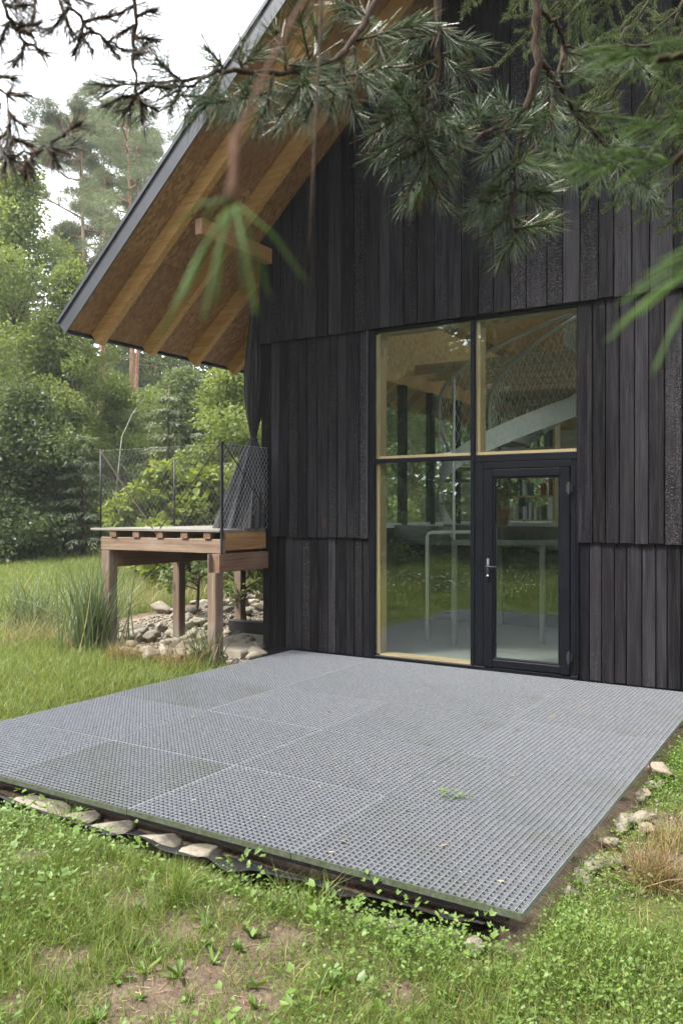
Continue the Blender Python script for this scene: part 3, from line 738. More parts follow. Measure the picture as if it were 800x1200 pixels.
for r in (RO, RI):
    MB().tube([sp(a, r, sz(a)+1.03) for a in np.linspace(146, 418, 60)], .021, 8).build('handrail', MAT['white'], stair, True)
    m = MB()
    for k in range(62):
        a = 150+k*5
        if a > 410: break
        for sgn in (1, -1):
            pts = []
            for t in np.linspace(0, 1, 6):
                aa = a+sgn*22*t
                if 144 <= aa <= 418: pts.append(sp(aa, r, sz(aa)+.17+.86*t))
            if len(pts) > 1: m.tube(pts, .0019, 3, False)
    m.build('balustrade_mesh', MAT['white'], stair)
for k in range(17):
    a = 149+k*16.0; z = sz(a)-.02; m = MB()
    P = [sp(a-8.5, RI+.01, z), sp(a-8.5, RO-.01, z), sp(a+8.5, RO-.01, z), sp(a+8.5, RI+.01, z)]
    Q = [(x, y, zz-.03) for x, y, zz in P]
    m.v += P+Q; m.f += [(0,1,2,3),(7,6,5,4),(0,4,5,1),(1,5,6,2),(2,6,7,3),(3,7,4,0)]
    m.build('tread', MAT['conc'], stair)
for a, r in ((205, RO+.03), (300, RO+.03), (30, RI-.03)):
    x, y, z = sp(a, r, 0); MB().tube([(x, y, .03), (x, y, sz(a)+1.0)], .018, 8).build('support_pole', MAT['white'], stair, True)
hr = thing('stair_handrail', 'white tubular handrail standing on the entrance floor behind the glass', 'handrail', (-4.3, 9.3, .02))
A_, B_ = gz(500, 750, .03), None
a0 = np.array([A_[0], A_[1], .02]); dirx = np.array([.78, .25, 0])
MB().tube([a0, a0+[0, 0, 1.28], a0+[.02, .006, 1.315], a0+[.06, .02, 1.33], a0+dirx+[0, 0, 1.34]], .022, 10).build('tube_frame', MAT['white'], hr, True)
MB().tube([a0+dirx+[0, 0, -.0], a0+dirx+[0, 0, 1.315]], .022, 10).build('leg', MAT['white'], hr, True)
fr = thing('door_side_frame', 'pale grey square posts with a top rail standing inside behind the door', 'frame', (-3.0, 9.3, .02))
for px in (532, 635):
    p = gz(px, 755, .02); MB().bbox(p[0]-.028, p[0]+.028, p[1]-.028, p[1]+.028, .021, 1.20).build('post', MAT['conc'], fr)
pa, pb = gz(528, 755, .02), gz(668, 755, .02)
MB().bar((pa[0], pa[1], 1.235), (pb[0], pb[1], 1.235), .056, .06).build('top_rail', MAT['conc'], fr)
shelf = thing('bookshelf', 'open timber bookshelf filled with books inside on the raised floor', 'shelf', (-4.75, 13.6, 1.4))
bx0, bx1, by0, by1 = -5.1, -4.2, 13.4, 13.7
for x in (bx0, bx1): MB().box(x-.02, x+.02, by0, by1, 1.402, 3.2).build('side_panel', MAT['lining'], shelf)
for z in (1.45, 1.85, 2.25, 2.65, 3.05): MB().box(bx0+.021, bx1-.021, by0+.002, by1, z, z+.025).build('shelf_board', MAT['lining_x'], shelf)
for z in (1.476, 1.876, 2.276, 2.676):
    x = bx0+.04
    while x < bx1-.08:
        t = random.uniform(.02, .05); hh = random.uniform(.18, .30)
        if random.random() < .35: 
            bk = random.choice(['book_r', 'book_b', 'book_w', 'dgrey'])
            o = MB().box(x, x+t-.002, by0+.02, by0+.2, z, z+hh).build('book', MAT[bk], None)
            tag(o, '%s book in the %s third of the %s shelf of the bookshelf' % ({'book_r': 'red', 'book_b': 'blue', 'book_w': 'white', 'dgrey': 'dark grey'}[bk], 'left' if x < bx0+.3 else 'middle' if x < bx0+.6 else 'right', {1.476: 'lowest', 1.876: 'second', 2.276: 'third', 2.676: 'top'}[z]), 'book', 'books in the bookshelf')
        x += t
pot = thing('potted_plant', 'bushy green houseplant in a clay pot inside behind the door', 'houseplant', (-4.35, 11.4, 1.40))
MB().tube([(-4.35, 11.4, 1.402), (-4.35, 11.4, 1.62), (-4.35, 11.4, 1.65)], [.09, .13, .14], 16).build('pot', MAT['terracotta'], pot, True)

# ------------------------------------------------------------------ stones
def stone_mesh(name, seed, mat, flat=.7):
    r = np.random.default_rng(seed)
    import bmesh
    bm = bmesh.new(); bmesh.ops.create_icosphere(bm, subdivisions=3, radius=1)
    pl = r.normal(size=(15, 3)); pl /= np.linalg.norm(pl, axis=1, keepdims=True); dd = r.uniform(.50, .86, 15); ph = r.uniform(0, 6, 6)
    for v in bm.verts:
        p = np.array(v.co)
        for q, e in zip(pl, dd):
            s_ = p@q
            if s_ > e: p = p-q*(s_-e)*.97
        p = p*(1+.05*math.sin(p[0]*5+ph[0])*math.sin(p[1]*6+ph[1])+.03*math.sin(p[2]*9+ph[2]+p[0]*7))
        v.co = p*[1, .8, flat]
    me = bpy.data.meshes.new(name); bm.to_mesh(me); bm.free(); me.materials.append(MAT[mat])
    me.polygons.foreach_set('use_smooth', [True]*len(me.polygons)); return me
SM = [stone_mesh('stone', 100+i, 'stone', f) for i, f in enumerate((.7,.55,.8,.6,.45,.72))]
SP = [stone_mesh('stone', 200+i, 'pink', f) for i, f in enumerate((.65,.75))]
def stone(p, size, label, group=None, me=None, rot=None, name='stone', sink=.25):
    o = bpy.data.objects.new(name, me or SM[rng.integers(len(SM))]); col.objects.link(o)
    o.scale = (size, size*rng.uniform(.8, 1.1), size*rng.uniform(.85, 1.1)); o.location = (p[0], p[1], p[2]+size*(.55-sink))
    o.rotation_euler = (rng.uniform(-.25, .25), rng.uniform(-.25, .25), rng.uniform(0, 6.28) if rot is None else rot)
    tag(o, label, 'stone', group); return o
# along the right edge of the grating: photo px x, y(base), radius px, label
RS = [(769,908,15,'pinkish rounded boulder highest up beside the right grating edge',1),(759,918,8,'small pale stone below left of the pinkish boulder',0),(773,918,8,'small angular pale stone below right of the pinkish boulder',0),(740,932,6,'narrow tan stone touching the grating edge below the boulder',0),
 (731,962,14,'large smooth grey egg-shaped stone beside the grating edge',0),(750,959,12,'upright wedge-shaped pale stone right of the egg-shaped stone',0),(755,968,9,'flat pinkish stone in front of the wedge-shaped stone',1),(763,952,5,'small grey stone behind the wedge-shaped stone',0),(723,969,8,'pale pointed stone left below the egg-shaped stone',0),
 (711,986,10,'greenish mossy stone midway along the right grating edge',0),(703,1008,10,'bluish grey stone near the brown sedge',0),(722,1006,10,'square tan stone close to the brown sedge',0),(691,1015,12,'flat slab-like cream stone near the front grating corner',0),(681,1006,10,'mossy stone tucked against the grating near its front corner',0),(668,1022,12,'wide mossy stone nearest the front grating corner',0),(700,978,7,'small tan stone tucked under the grating edge',0),(752,928,8,'half buried brown stone below the small pale stones',1),(650,1042,9,'dark half buried stone beside the front grating corner',0)]
for px, py, r_, lab, pk in RS:
    p = gz(px, py, -.10); p[0] = max(p[0], GX1+.035+.0011*r_*1.0); p[2] = float(hgt(p[0], p[1])); d = (p-CAM)@FW
    stone(p, r_*d/FPX*1.5, lab, 'stones along the grating', me=SP[rng.integers(2)] if pk else None, sink=.16)
for px, py, r_, lab in ((590,1062,13,'flat brownish stone under the front grating corner'),(493,1054,14,'mossy stone half hidden under the front grating edge')):
    p = gz(px, py, -.1); p[1] = 3.07; p[2] = -.15; stone(p, r_*4.6/FPX, lab, 'stones along the grating', sink=.25)
for px, py, wd, lab in ((62, 936, .26, 'wide flat pale stone under the far left of the grating edge'), (108, 945, .15, 'small flat pale stone second from the left under the grating edge'), (148, 956, .13, 'narrow flat pale stone under the grating edge left of the middle one'), (200, 970, .18, 'flat pale stone under the middle of the front grating edge'), (255, 985, .12, 'brownish flat stone under the front edge right of the middle one')):
    p = gz(px, py, -.11); o = stone((p[0], 3.20, -.148), wd, lab, 'stones along the grating', me=SM[3], rot=rng.uniform(-.3, .3), name='flat_stone', sink=.55); o.scale = (wd, .17, .085); o.location[2] = -.148
# heap under and behind the deck
heap = []
for px, py, r_, lab in ((188,722,16,'long flat pale stone at the top left of the heap under the deck'),(222,722,14,'grey boulder between the two rear deck posts'),(240,716,14,'pale rounded boulder right of the grey one under the deck'),(222,752,13,'bright cream boulder low in the heap behind the slim deck post'),(160,738,12,'grey slab stone by the left deck post'),(290,722,13,'flat grey stone stacked beside the house corner'),(297,738,9,'small stone under the house corner'),(286,752,10,'round stone at the edge of the slab under the deck')):
    p = gz(px, py, -.06); heap.append((p, r_*((p-CAM)@FW)/FPX*.9, lab, None))
n_ = 0
while n_ < 150:
    px, py = rng.uniform(150, 312), rng.uniform(690, 782)
    if py > 700+ (312-px)*.02 + 76 or py < 742-(px-150)*.40: continue
    p = gz(px, py, -.06)
    if p[0] > HX0-.12 and p[1] > WY-.1: continue
    if p[0] > -5.75: continue
    sz_ = rng.uniform(.05, .15)
    heap.append((p, sz_, '%s pale stone of the heap %s, %s' % ('small' if sz_ < .085 else 'middling' if sz_ < .115 else 'large', 'left of the slim deck post' if px < 200 else 'right of the slim deck post' if px < 250 else 'by the house corner', 'in front' if p[1] < 8 else 'halfway back' if p[1] < 9.3 else 'at the back'), 1)); n_ += 1
for p, s_, lab, g in heap:
    p[2] = float(hgt(p[0], p[1]))+rng.uniform(0, .05); stone(p, s_, lab, 'stones heaped under the deck', sink=.26)
p = gz(292, 762, -.05)
o = MB().bbox(-7.0, -6.06, 7.55, 8.75, -.12, -.03, .02).build('stone_slab', MAT['slabm']); tag(o, 'flat beige slab lying on the ground beside the house corner', 'slab')
o = MB().bbox(-7.4, -6.05, 8.95, 9.05, -.2, .10, .01).build('void_shade_board', MAT['membrane']); tag(o, 'low black board painting the shade of the void behind the beige slab', 'board')  # black sheet stands for the shade in the open void under the house
# pebbles and chips between the stones
def pebbles():
    oct_v = [(1,0,0),(-1,0,0),(0,.8,0),(0,-.8,0),(0,0,.6),(0,0,-.6)]; oct_f = [(0,2,4),(2,1,4),(1,3,4),(3,0,4),(2,0,5),(1,2,5),(3,1,5),(0,3,5)]
    P = []
    while len(P) < 5200:
        x, y = rng.uniform(-9.3, -5.6), rng.uniform(6.85, 11.5)
        if x > HX0-.02 and y > WY-.05: continue
        if x > GX0-.02 and y < GY1: continue
        P.append((x, y))
    while len(P) < 5600:
        x, y = GX1+abs(rng.normal(0, .14))+.01, rng.uniform(3.3, 7.8); P.append((x, y))
    P = np.array(P); z = hgt(P[:, 0], P[:, 1])+.005; P = np.column_stack([P, z])
    D = rng.normal(size=(len(P), 3))*[1, 1, .25]; S = rng.uniform(.010, .042, len(P))*np.where(np.arange(len(P)) < 5200, 1, .5)
    V, F, q = scatter(oct_v, oct_f, P, frames(D, rng.uniform(-.4, .4, len(P))), S, rng.random(len(P)))
    o = bpy.data.objects.new('pebbles', mesh_np('pebbles', V, F, MAT['pebble'], q)); col.objects.link(o)
    tag(o, 'scattered pale pebbles and chips around the larger stones', 'pebbles', None, 'stuff')
pebbles()

# ------------------------------------------------------------------ grass, weeds and clumps
def blade_t(bend, wd=1., seg=3):
    v = []; 
    for i in range(seg+1):
        t = i/seg; w_ = .5*wd*(1-t)**.75+.04*wd
        y = t-.28*bend*t*t; z = bend*t*t*.9
        v += [(-w_, y, z), (w_, y, z)]
    f = [(2*i, 2*i+1, 2*i+3, 2*i+2) for i in range(seg)]
    return np.array(v), np.array(f)
BT = [blade_t(b_) for b_ in (.15, .45, .8, 1.1)]
LEAFT = (np.array([(0,0,0),(-.5,.42,.10),(0,.5,0),(.5,.42,.10),(0,1,-.12)]), np.array([(0,2,1,1),(0,3,2,2),(1,2,4,4),(2,3,4,4)])[:, :3])
LEAFQ = (np.array([(0,0,0),(.5,.45,.08),(0,1,-.05),(-.5,.45,.08)]), np.array([(0,1,2,3)]))
TWOQ = (np.array([(0,0,0),(-.36,.22,.09),(-.40,.62,.07),(0,1,-.14),(.40,.62,.07),(.36,.22,.09),(0,.5,-.02)]), np.array([(0,6,2,1),(6,3,2,2),(0,5,4,6),(6,4,3,3)]))
def blades(P, h, wd, lean, seed, bendsel=None, upd=None):
    """upright blades at P; h, wd arrays; lean 0..1"""
    r = np.random.default_rng(seed); n = len(P); out = []
    az = r.uniform(0, 6.283, n); ln = lean*r.random(n)
    D = np.stack([np.cos(az)*ln, np.sin(az)*ln, np.ones(n)], 1)
    if upd is not None: D = D+upd
    which = r.integers(0, len(BT), n) if bendsel is None else r.choice(bendsel, n)
    rn = r.random(n)
    for k in range(len(BT)):
        i = np.where(which == k)[0]
        if not len(i): continue
        FR = frames(D[i], r.uniform(0, 6.283, len(i)))
        S = np.stack([wd[i], h[i], h[i]], 1)
        out.append(scatter(BT[k][0], BT[k][1], P[i], FR, S, rn[i]))
    return join(out)
def put(name, parts, mat, parent=None):
    V, F, q = join(parts) if isinstance(parts, list) else parts
    o = bpy.data.objects.new(name, mesh_np(name, V, F, MAT[mat], q))
    if parent is None: col.objects.link(o)
    else: link(o, parent)
    return o
def onground(x, y, dz=0): return np.column_stack([x, y, hgt(x, y)+dz])
def free(x, y):
    bad = ((x > GX0-.0)*(x < GX1+.0)*(y > GY0-.01)*(y < GY1+.3)) | ((x > HX0-.02)*(y > WY-.06)*(x < HX1)*(y < HY1))
    return ~bad
# foreground and right-hand strip
def foreground():
    r = np.random.default_rng(5); n = 210000
    x = r.uniform(-5.6, .7, n); y = r.uniform(1.3, 3.6, n)
    x2 = r.uniform(GX1, .9, 14000); y2 = r.uniform(3.0, 7.9, 14000)
    x = np.concatenate([x, x2]); y = np.concatenate([y, y2])
    k = free(x, y) & (r.random(len(x)) > bare(x, y)*1.02-.02) & ~((x < GX1)*(y > np.where(x > -1.8, GY0-.03, GY0-.13)))
    k &= ~((x > GX1)*(y > 4.6)*(r.random(len(x)) > .55))
    dens = .7+.45*vnoise(x*3.1, y*3.1, 6); k &= r.random(len(x)) < np.clip(dens, .12, 1)
    x, y = x[k], y[k]; n = len(x)
    h = r.uniform(.03, .105, n)*(1+.5*vnoise(x*2, y*2, 8)); wd = r.uniform(.0022, .0048, n)
    B = blades(onground(x, y, -.004), h, wd, .9, 6)
    o = put('grass', B, 'grass'); tag(o, 'short patchy grass in front of the grating', 'grass', None, 'stuff')
    # creeping leafy weeds
    ns = 13000; x = r.uniform(-5.6, .7, ns); y = r.uniform(1.3, 3.5, ns)
    x2 = r.uniform(GX1, .9, 1600); y2 = r.uniform(3.0, 7.0, 1600); x = np.concatenate([x, x2]); y = np.concatenate([y, y2])
    x3 = GX1+.02+np.abs(r.normal(0, .16, 1500)); y3 = r.uniform(3.1, 7.8, 1500); x = np.concatenate([x, x3]); y = np.concatenate([y, y3])
    edge_ = np.exp(-((y-2.98)/.16)**2)*(x < GX1)
    k = free(x, y) & (r.random(len(x)) > np.where(x > GX1, .72, 1.)*bare(x, y)) & ~((x < GX1)*(y > np.where(x > -1.8, GY0-.03, GY0-.13)))
    dens = .22+.35*(x > GX1)*(y > 3.1)+.75*vnoise(x*2.3+3, y*2.3, 12)+edge_*.4+.22*(x > -1.7); k &= r.random(len(x)) < np.clip(dens, .03, 1)
    x, y = x[k], y[k]; n = len(x); m = 8
    P = np.repeat(onground(x, y), m, 0); az = r.uniform(0, 6.283, n*m); rad = r.random(n*m)**.6*.06
    big = np.repeat(r.uniform(.7, 1.5, n)*(1+1.0*(r.random(n) > .84)*(x < GX1)*(x > -4.6)), m)
    P[:, 0] += np.cos(az)*rad; P[:, 1] += np.sin(az)*rad; P[:, 2] += r.uniform(.006, .07, n*m)*big
    D = np.stack([np.cos(az), np.sin(az), r.uniform(-.15, .75, n*m)], 1)
    S = np.stack([r.uniform(.007, .0155, n*m)*big, r.uniform(.012, .027, n*m)*big, r.uniform(.012, .03, n*m)*big], 1)
    rnd = np.clip(np.repeat(r.random(n), m)*.6+r.random(n*m)*.4, 0, 1)
    W = [scatter(TWOQ[0], TWOQ[1], P, frames(D, r.uniform(-.5, .5, n*m)), S, rnd)]
    st = blades(onground(np.repeat(x, 2)+r.normal(0, .01, 2*n), np.repeat(y, 2)+r.normal(0, .01, 2*n)), r.uniform(.03, .09, 2*n), np.full(2*n, .0025), .8, 9)
    W.append(st)
    # rosettes of long toothed leaves
    nr = 330; x = r.uniform(-5.3, .6, nr); y = r.uniform(1.4, 3.3, nr)
    k = free(x, y) & (bare(x, y) < 1.05) & ~((x < GX1)*(y > GY0-.12)); x, y = x[k], y[k]; n = len(x); m = 11
    P = np.repeat(onground(x, y), m, 0); az = r.uniform(0, 6.283, n*m)
    D = np.stack([np.cos(az), np.sin(az), r.uniform(.15, 1.3, n*m)], 1); sc = np.repeat(r.uniform(.55, 1.15, n), m)
    S = np.stack([r.uniform(.012, .026, n*m)*sc, r.uniform(.04, .14, n*m)*sc, r.uniform(.05, .12, n*m)*sc], 1)
    kp = r.random(n*m) < np.repeat(r.uniform(.3, 1, n), m); P, D, S = P[kp], D[kp], S[kp]
    W.append(scatter(TWOQ[0], TWOQ[1], P, frames(D, r.uniform(-.5, .5, len(P))), S, np.repeat(r.random(n), m)[kp]*.7+r.random(len(P))*.25))
    o = put('weeds', W, 'weed'); tag(o, 'low leafy weeds growing among the grass', 'weeds', None, 'stuff')
    # thatch and dead bits on the soil
    n = 9000; x = r.uniform(-5.3, .9, n); y = r.uniform(1.3, 7.5, n); k = free(x, y) & ~((x < GX1)*(y > 3.0)); x, y = x[k], y[k]; n = len(x)
    az = r.uniform(0, 6.283, n); D = np.stack([np.cos(az), np.sin(az), r.uniform(-.05, .25, n)], 1)
    S = np.stack([r.uniform(.0015, .004, n), r.uniform(.02, .08, n), r.uniform(.01, .03, n)], 1)
    o = put('plant_litter', scatter(BT[0][0], BT[0][1], onground(x, y, .004), frames(D, r.uniform(-.4, .4, n)), S, r.random(n)), 'litter'); tag(o, 'dry stalks lying on the bare soil', 'litter', None, 'stuff')
foreground()
def lawn():
    r = np.random.default_rng(15)
    d = 4.2+26*r.random(170000)**1.7; px = r.uniform(-40, 345, len(d))
    lat = (px-400)/FPX*d; x = -math.sin(YAW)*d+RT[0]*lat; y = FW[1]*d+RT[1]*lat
    k = free(x, y) & (r.random(len(x)) > bare(x, y)) & ~((x > GX0-.02)*(y < 8.2)); x, y, d = x[k], y[k], d[k]; n = len(x)
    h = r.uniform(.06, .15, n)*(1+.45*vnoise(x*1.1, y*1.1, 3))*(1+.012*d); wd = r.uniform(.004, .008, n)*(.6+d*.065)
    o = put('lawn', blades(onground(x, y, -.005), h, wd, .8, 16), 'lawn'); tag(o, 'bright green lawn left of the grating', 'lawn', None, 'stuff')
    # taller pale meadow behind the deck
    d = r.uniform(11.0, 27, 30000); px = r.uniform(20, 335, len(d)); lat = (px-400)/FPX*d; x = -math.sin(YAW)*d+RT[0]*lat; y = FW[1]*d+RT[1]*lat
    thr = vnoise(x*.5, y*.5, 21)+(px-170)/130.
    k = free(x, y) & (thr > r.uniform(-.4, .5, len(d))) & (bare(x, y) < .9); x, y, d = x[k], y[k], d[k]; n = len(x)
    h = r.uniform(.18, .55, n); wd = r.uniform(.006, .012, n)*(d*.06)
    o = put('meadow_grass', blades(onground(x, y), h, wd, .6, 17), 'meadow'); tag(o, 'tall pale meadow grass beyond the deck', 'meadow grass', None, 'stuff')
lawn()
def clump(name, label, px, py, n, h, wd, lean, mat, seed, spread=.08, cat='grass clump', bend=None, extra=None, z=-.1, upd=None):
    r = np.random.default_rng(seed); p = gz(px, py, z); p[2] = float(hgt(p[0], p[1]))
    P = np.column_stack([p[0]+r.normal(0, spread, n), p[1]+r.normal(0, spread, n), np.full(n, p[2]-.01)])
    parts = [blades(P, h*r.uniform(.45, 1., n), wd*r.uniform(.6, 1.2, n), lean, seed+1, bend, upd)]
    if extra: parts.append(extra(p, r))
    root = thing(name, label, cat, tuple(p)); put('blades', parts, mat, root); return root
clump('reed_clump', 'tall upright blue green reed clump left of the deck post', 104, 768, 230, 1.25, .022, .34, 'reed', 31, .11, 'reeds', [0, 0, 1], upd=np.array([-.02, .05, 0]))
clump('reed_clump', 'tall loose reeds with arching tips close to the left deck post', 118, 752, 150, 1.45, .016, .5, 'reed', 32, .16, 'reeds', [0, 1, 2])
clump('reed_clump', 'broad grey green reed clump on the lawn at the far left', 40, 742, 330, 1.0, .022, .5, 'reed', 33, .24, 'reeds', [0, 1, 2])
clump('ornamental_grass', 'feathery pale grass mound at the foot of the far left reeds', 32, 760, 420, .62, .006, .9, 'meadow', 34, .26, 'grass clump', [1, 2, 3])
clump('ornamental_grass', 'feathery pale grass with yellow tips between the two reed clumps', 72, 755, 260, .55, .006, .8, 'meadow', 35, .2, 'grass clump', [1, 2, 3])
clump('ornamental_grass', 'low dark green and brown tuft at the lawn edge before the deck', 146, 782, 420, .34, .006, 1.0, 'straw', 36, .08, 'grass clump', [1, 2, 3])
clump('ornamental_grass', 'green leaf clump growing in front of the right front deck post', 240, 782, 90, .68, .016, .75, 'reed', 37, .08, 'grass clump', [0, 1, 2])
clump('ornamental_grass', 'wispy straw coloured grass between the deck posts', 205, 786, 240, .48, .005, .9, 'straw', 38, .16, 'grass clump', [0, 1, 2, 3])
clump('ornamental_grass', 'small orange brown grass spike on the lawn edge', 82, 770, 46, .34, .008, .25, 'straw', 39, .03, 'grass clump', [0, 1])
clump('sedge_tussock', 'brown withered sedge tussock beside the stones on the right', 768, 1030, 420, .33, .0042, 1.0, 'straw', 40, .055, 'sedge', [0, 1, 2, 3])
clump('sedge_tussock', 'small dry brown tuft behind the withered sedge at the right', 790, 985, 160, .24, .004, 1.0, 'straw', 41, .06, 'sedge', [1, 2, 3])
clump('grass_tuft', 'long bladed arching grass tuft in the foreground beside bare soil', 212, 1068, 190, .24, .004, 1.1, 'grass', 42, .03, 'grass tuft', [1, 2, 3], z=-.13)
clump('grass_tuft', 'dense arching grass tuft near the centre of the front edge', 350, 1075, 300, .22, .004, 1.1, 'grass', 43, .09, 'grass tuft', [1, 2, 3], z=-.13)
clump('grass_tuft', 'grass tuft at the bottom right of the foreground', 690, 1150, 200, .18, .004, 1.1, 'grass', 44, .07, 'grass tuft', [1, 2, 3], z=-.13)
clump('grass_tuft', 'bright grass tuft at the far left of the foreground', 70, 965, 200, .2, .004, 1.1, 'grass', 45, .06, 'grass tuft', [0, 1, 2], z=-.13)
# sprig and litter on the grating
def sprig():
    r = np.random.default_rng(3); p = gz(527, 933, .004); W = []
    for c, s_ in ((p, 1.), (gz(545, 936, .004), .7)):
        m = 16; az = r.uniform(0, 6.283, m); P = np.repeat(c[None], m, 0)+np.stack([np.cos(az), np.sin(az), np.zeros(m)], 1)*r.uniform(.01, .06, m)[:, None]*s_
        P[:, 2] += r.uniform(.002, .03, m)
        W.append(scatter(TWOQ[0], TWOQ[1], P, frames(np.stack([np.cos(az), np.sin(az), r.uniform(-.1, .4, m)], 1), r.uniform(-.5, .5, m)), np.full(m, .034)*s_, r.random(m)*.5+.4))
    o = put('leaf_sprig', W, 'weed'); tag(o, 'small pale green leaf sprig growing through the grating', 'sprig')
    n = 3000; x = r.uniform(GX0+.1, GX1-.05, n); y = r.uniform(GY0+.1, GY1-.1, n); k = r.random(n) < .35+.6*vnoise(x*1.6, y*1.6, 7)+.5*np.exp(-((y-6.3)/.6)**2); x, y = x[k], y[k]; n = len(x)
    az = r.uniform(0, 6.283, n); D = np.stack([np.cos(az), np.sin(az), r.uniform(-.02, .12, n)], 1)
    big_ = .8+1.1*(r.random(n) > .93); S = np.stack([r.uniform(.003, .008, n)*big_, r.uniform(.010, .032, n)*big_, r.uniform(.004, .01, n)], 1)
    o = put('fallen_leaves', scatter(LEAFQ[0], LEAFQ[1], np.column_stack([x, y, np.full(n, .004)]), frames(D, r.uniform(-.4, .4, n)), S, r.random(n)), 'litter'); tag(o, 'brown needles and bits of leaf scattered on the grating', 'litter', None, 'stuff')
sprig()

# ------------------------------------------------------------------ trees and shrubs
def leafcloud(C, rad, per, ls, seed, flat=.8, up=.6, tmpl=LEAFQ, asp=.6):
    """leaves through clumps: C (n,3) centres, rad (n,), per leaves each"""
    r = np.random.default_rng(seed); n = len(C)
    cnt = np.maximum(4, (per*(rad/rad.mean())**2).astype(int)); idx = np.repeat(np.arange(n), cnt); m = len(idx)
    D = r.normal(size=(m, 3)); D /= np.linalg.norm(D, axis=1, keepdims=True)
    q = r.random(m)**.45
    P = C[idx]+D*(rad[idx]*q)[:, None]*[1, 1, flat]
    N_ = D*[1, 1, .5]+r.normal(0, .7, (m, 3)); N_[:, 2] -= up*.5
    S = np.stack([ls*asp*r.uniform(.7, 1.3, m), ls*r.uniform(.7, 1.3, m), np.full(m, ls)], 1)
    rnd = np.clip(.5*r.random(n)[idx]+.5*r.random(m), 0, 1)
    return scatter(tmpl[0], tmpl[1], P, frames(N_, r.uniform(0, 6.283, m)), S, rnd)
def base_at(px, d):
    p = pd(px, 600, d); p[2] = float(hgt(p[0], p[1]))-.05; return p
def tree(name, label, cat, px, d, h, r_, mat, seed, z0=.15, n=60, per=300, ls=.12, bark='bark', group=None, shape=1., trunk_r=.12, flat=.8, lean=(0, 0), pos=None):
    """broad-leaved tree: tapered trunk, limbs to leaf clumps spread through an uneven crown"""
    r = np.random.default_rng(seed); p = base_at(px, d) if pos is None else np.array(pos, float)
    root = thing(name, label, cat, tuple(p), group)
    C = []; rad = []
    for i in range(n):
        t = (i+.5)/n; z = z0+(1-z0)*t
        prof = (math.sin(math.pi*min(1, (.12+.88*t))**(.75*shape)))**.7*(1-.25*t)
        a = r.uniform(0, 6.283); rr = r_*prof*(r.random()**.5)*(1+.25*math.sin(a*3+seed))
        C.append((math.cos(a)*rr+lean[0]*t*h, math.sin(a)*rr+lean[1]*t*h, h*z*(1-.03*r.random()))); rad.append(r_*r.uniform(.22, .42)*(1-.3*t))
    C = np.array(C); rad = np.array(rad)
    V, F, q = leafcloud(C, rad, per, ls, seed, flat)
    link_local(bpy.data.objects.new('crown', mesh_np('crown', V, F, MAT[mat], q)), root)
    m = MB(); zt = np.linspace(0, h*.92, 8)
    tp = [(lean[0]*z+.12*math.sin(z*.7+seed)*(z > 0), lean[1]*z+.12*math.cos(z*.6+seed)*(z > 0), z) for z in zt]
    m.tube(tp, trunk_r*(1-.9*zt/(h)), 8)
    for i in r.choice(n, min(n, 16), False):
        c = C[i]; k = np.interp(c[2]*.75, zt, np.arange(8)); s_ = np.array([np.interp(c[2]*.75, zt, [t_[j] for t_ in tp]) for j in range(3)])
        m.tube([s_, (s_+c)/2+[0, 0, .1*r_*.3], c], [trunk_r*.35, trunk_r*.22, trunk_r*.06], 5)
    link_local(bpy.data.objects.new('trunk', m.mesh('trunk', MAT[bark], True)), root)
    return root
def conifer(name, label, px, d, h, r_, mat, seed, z0=.05, per=34, ls=.28, group=None, bark='bark', pos=None):
    """young spruce: whorls of drooping needle sprays on a straight stem"""
    r = np.random.default_rng(seed); p = base_at(px, d) if pos is None else np.array(pos, float)
    root = thing(name, label, 'conifer', tuple(p), group); parts = []; m = MB(); m.tube([(0, 0, 0), (0, 0, h*.5), (0, 0, h)], [h*.016, h*.01, .01], 7)
    nw = int(h/.32)
    P = []; D = []; rn = []; S = []
    for i in range(nw):
        z = h*(z0+(1-z0)*i/nw); Lb = r_*(1-(z/h))**.85*r.uniform(.8, 1.15)+.15
        for k in range(7):
            a = r.uniform(0, 6.283); e = np.array([math.cos(a), math.sin(a), 0]); tip = r.random()
            if k < 3: m.tube([(0, 0, z), tuple(e*Lb*.5+[0, 0, z-.05]), tuple(e*Lb+[0, 0, z-.12*Lb])], [.02, .014, .004], 4, False)
            for j in range(per):
                t = r.random()**.7; b_ = e*Lb*t+[0, 0, z-.16*Lb*t*t+.05*Lb*t]
                side = np.array([-e[1], e[0], 0])*r.choice([-1, 1])
                P.append(b_+r.normal(0, .03, 3)); D.append(e*.8+side*r.uniform(.2, 1.)+[0, 0, -.35+r.normal(0, .25)]); S.append(ls*(1.1-.6*t)*r.uniform(.6, 1.1)); rn.append(.6*tip+.4*r.random())
    P = np.array(P); D = np.array(D); S = np.array(S)
    tm = (np.array([(0,0,0),(-.11,.4,.03),(0,1,-.08),(.11,.4,.03)]), np.array([(0,3,2,1)]))
    V, F, q = scatter(tm[0], tm[1], P, frames(D, r.uniform(-.7, .7, len(P))), S, np.array(rn))
    link_local(bpy.data.objects.new('crown', mesh_np('crown', V, F, MAT[mat], q)), root)
    link_local(bpy.data.objects.new('trunk', m.mesh('trunk', MAT[bark], True)), root); return root
TUFT = []
_r = np.random.default_rng(2)
_v = []; _f = []
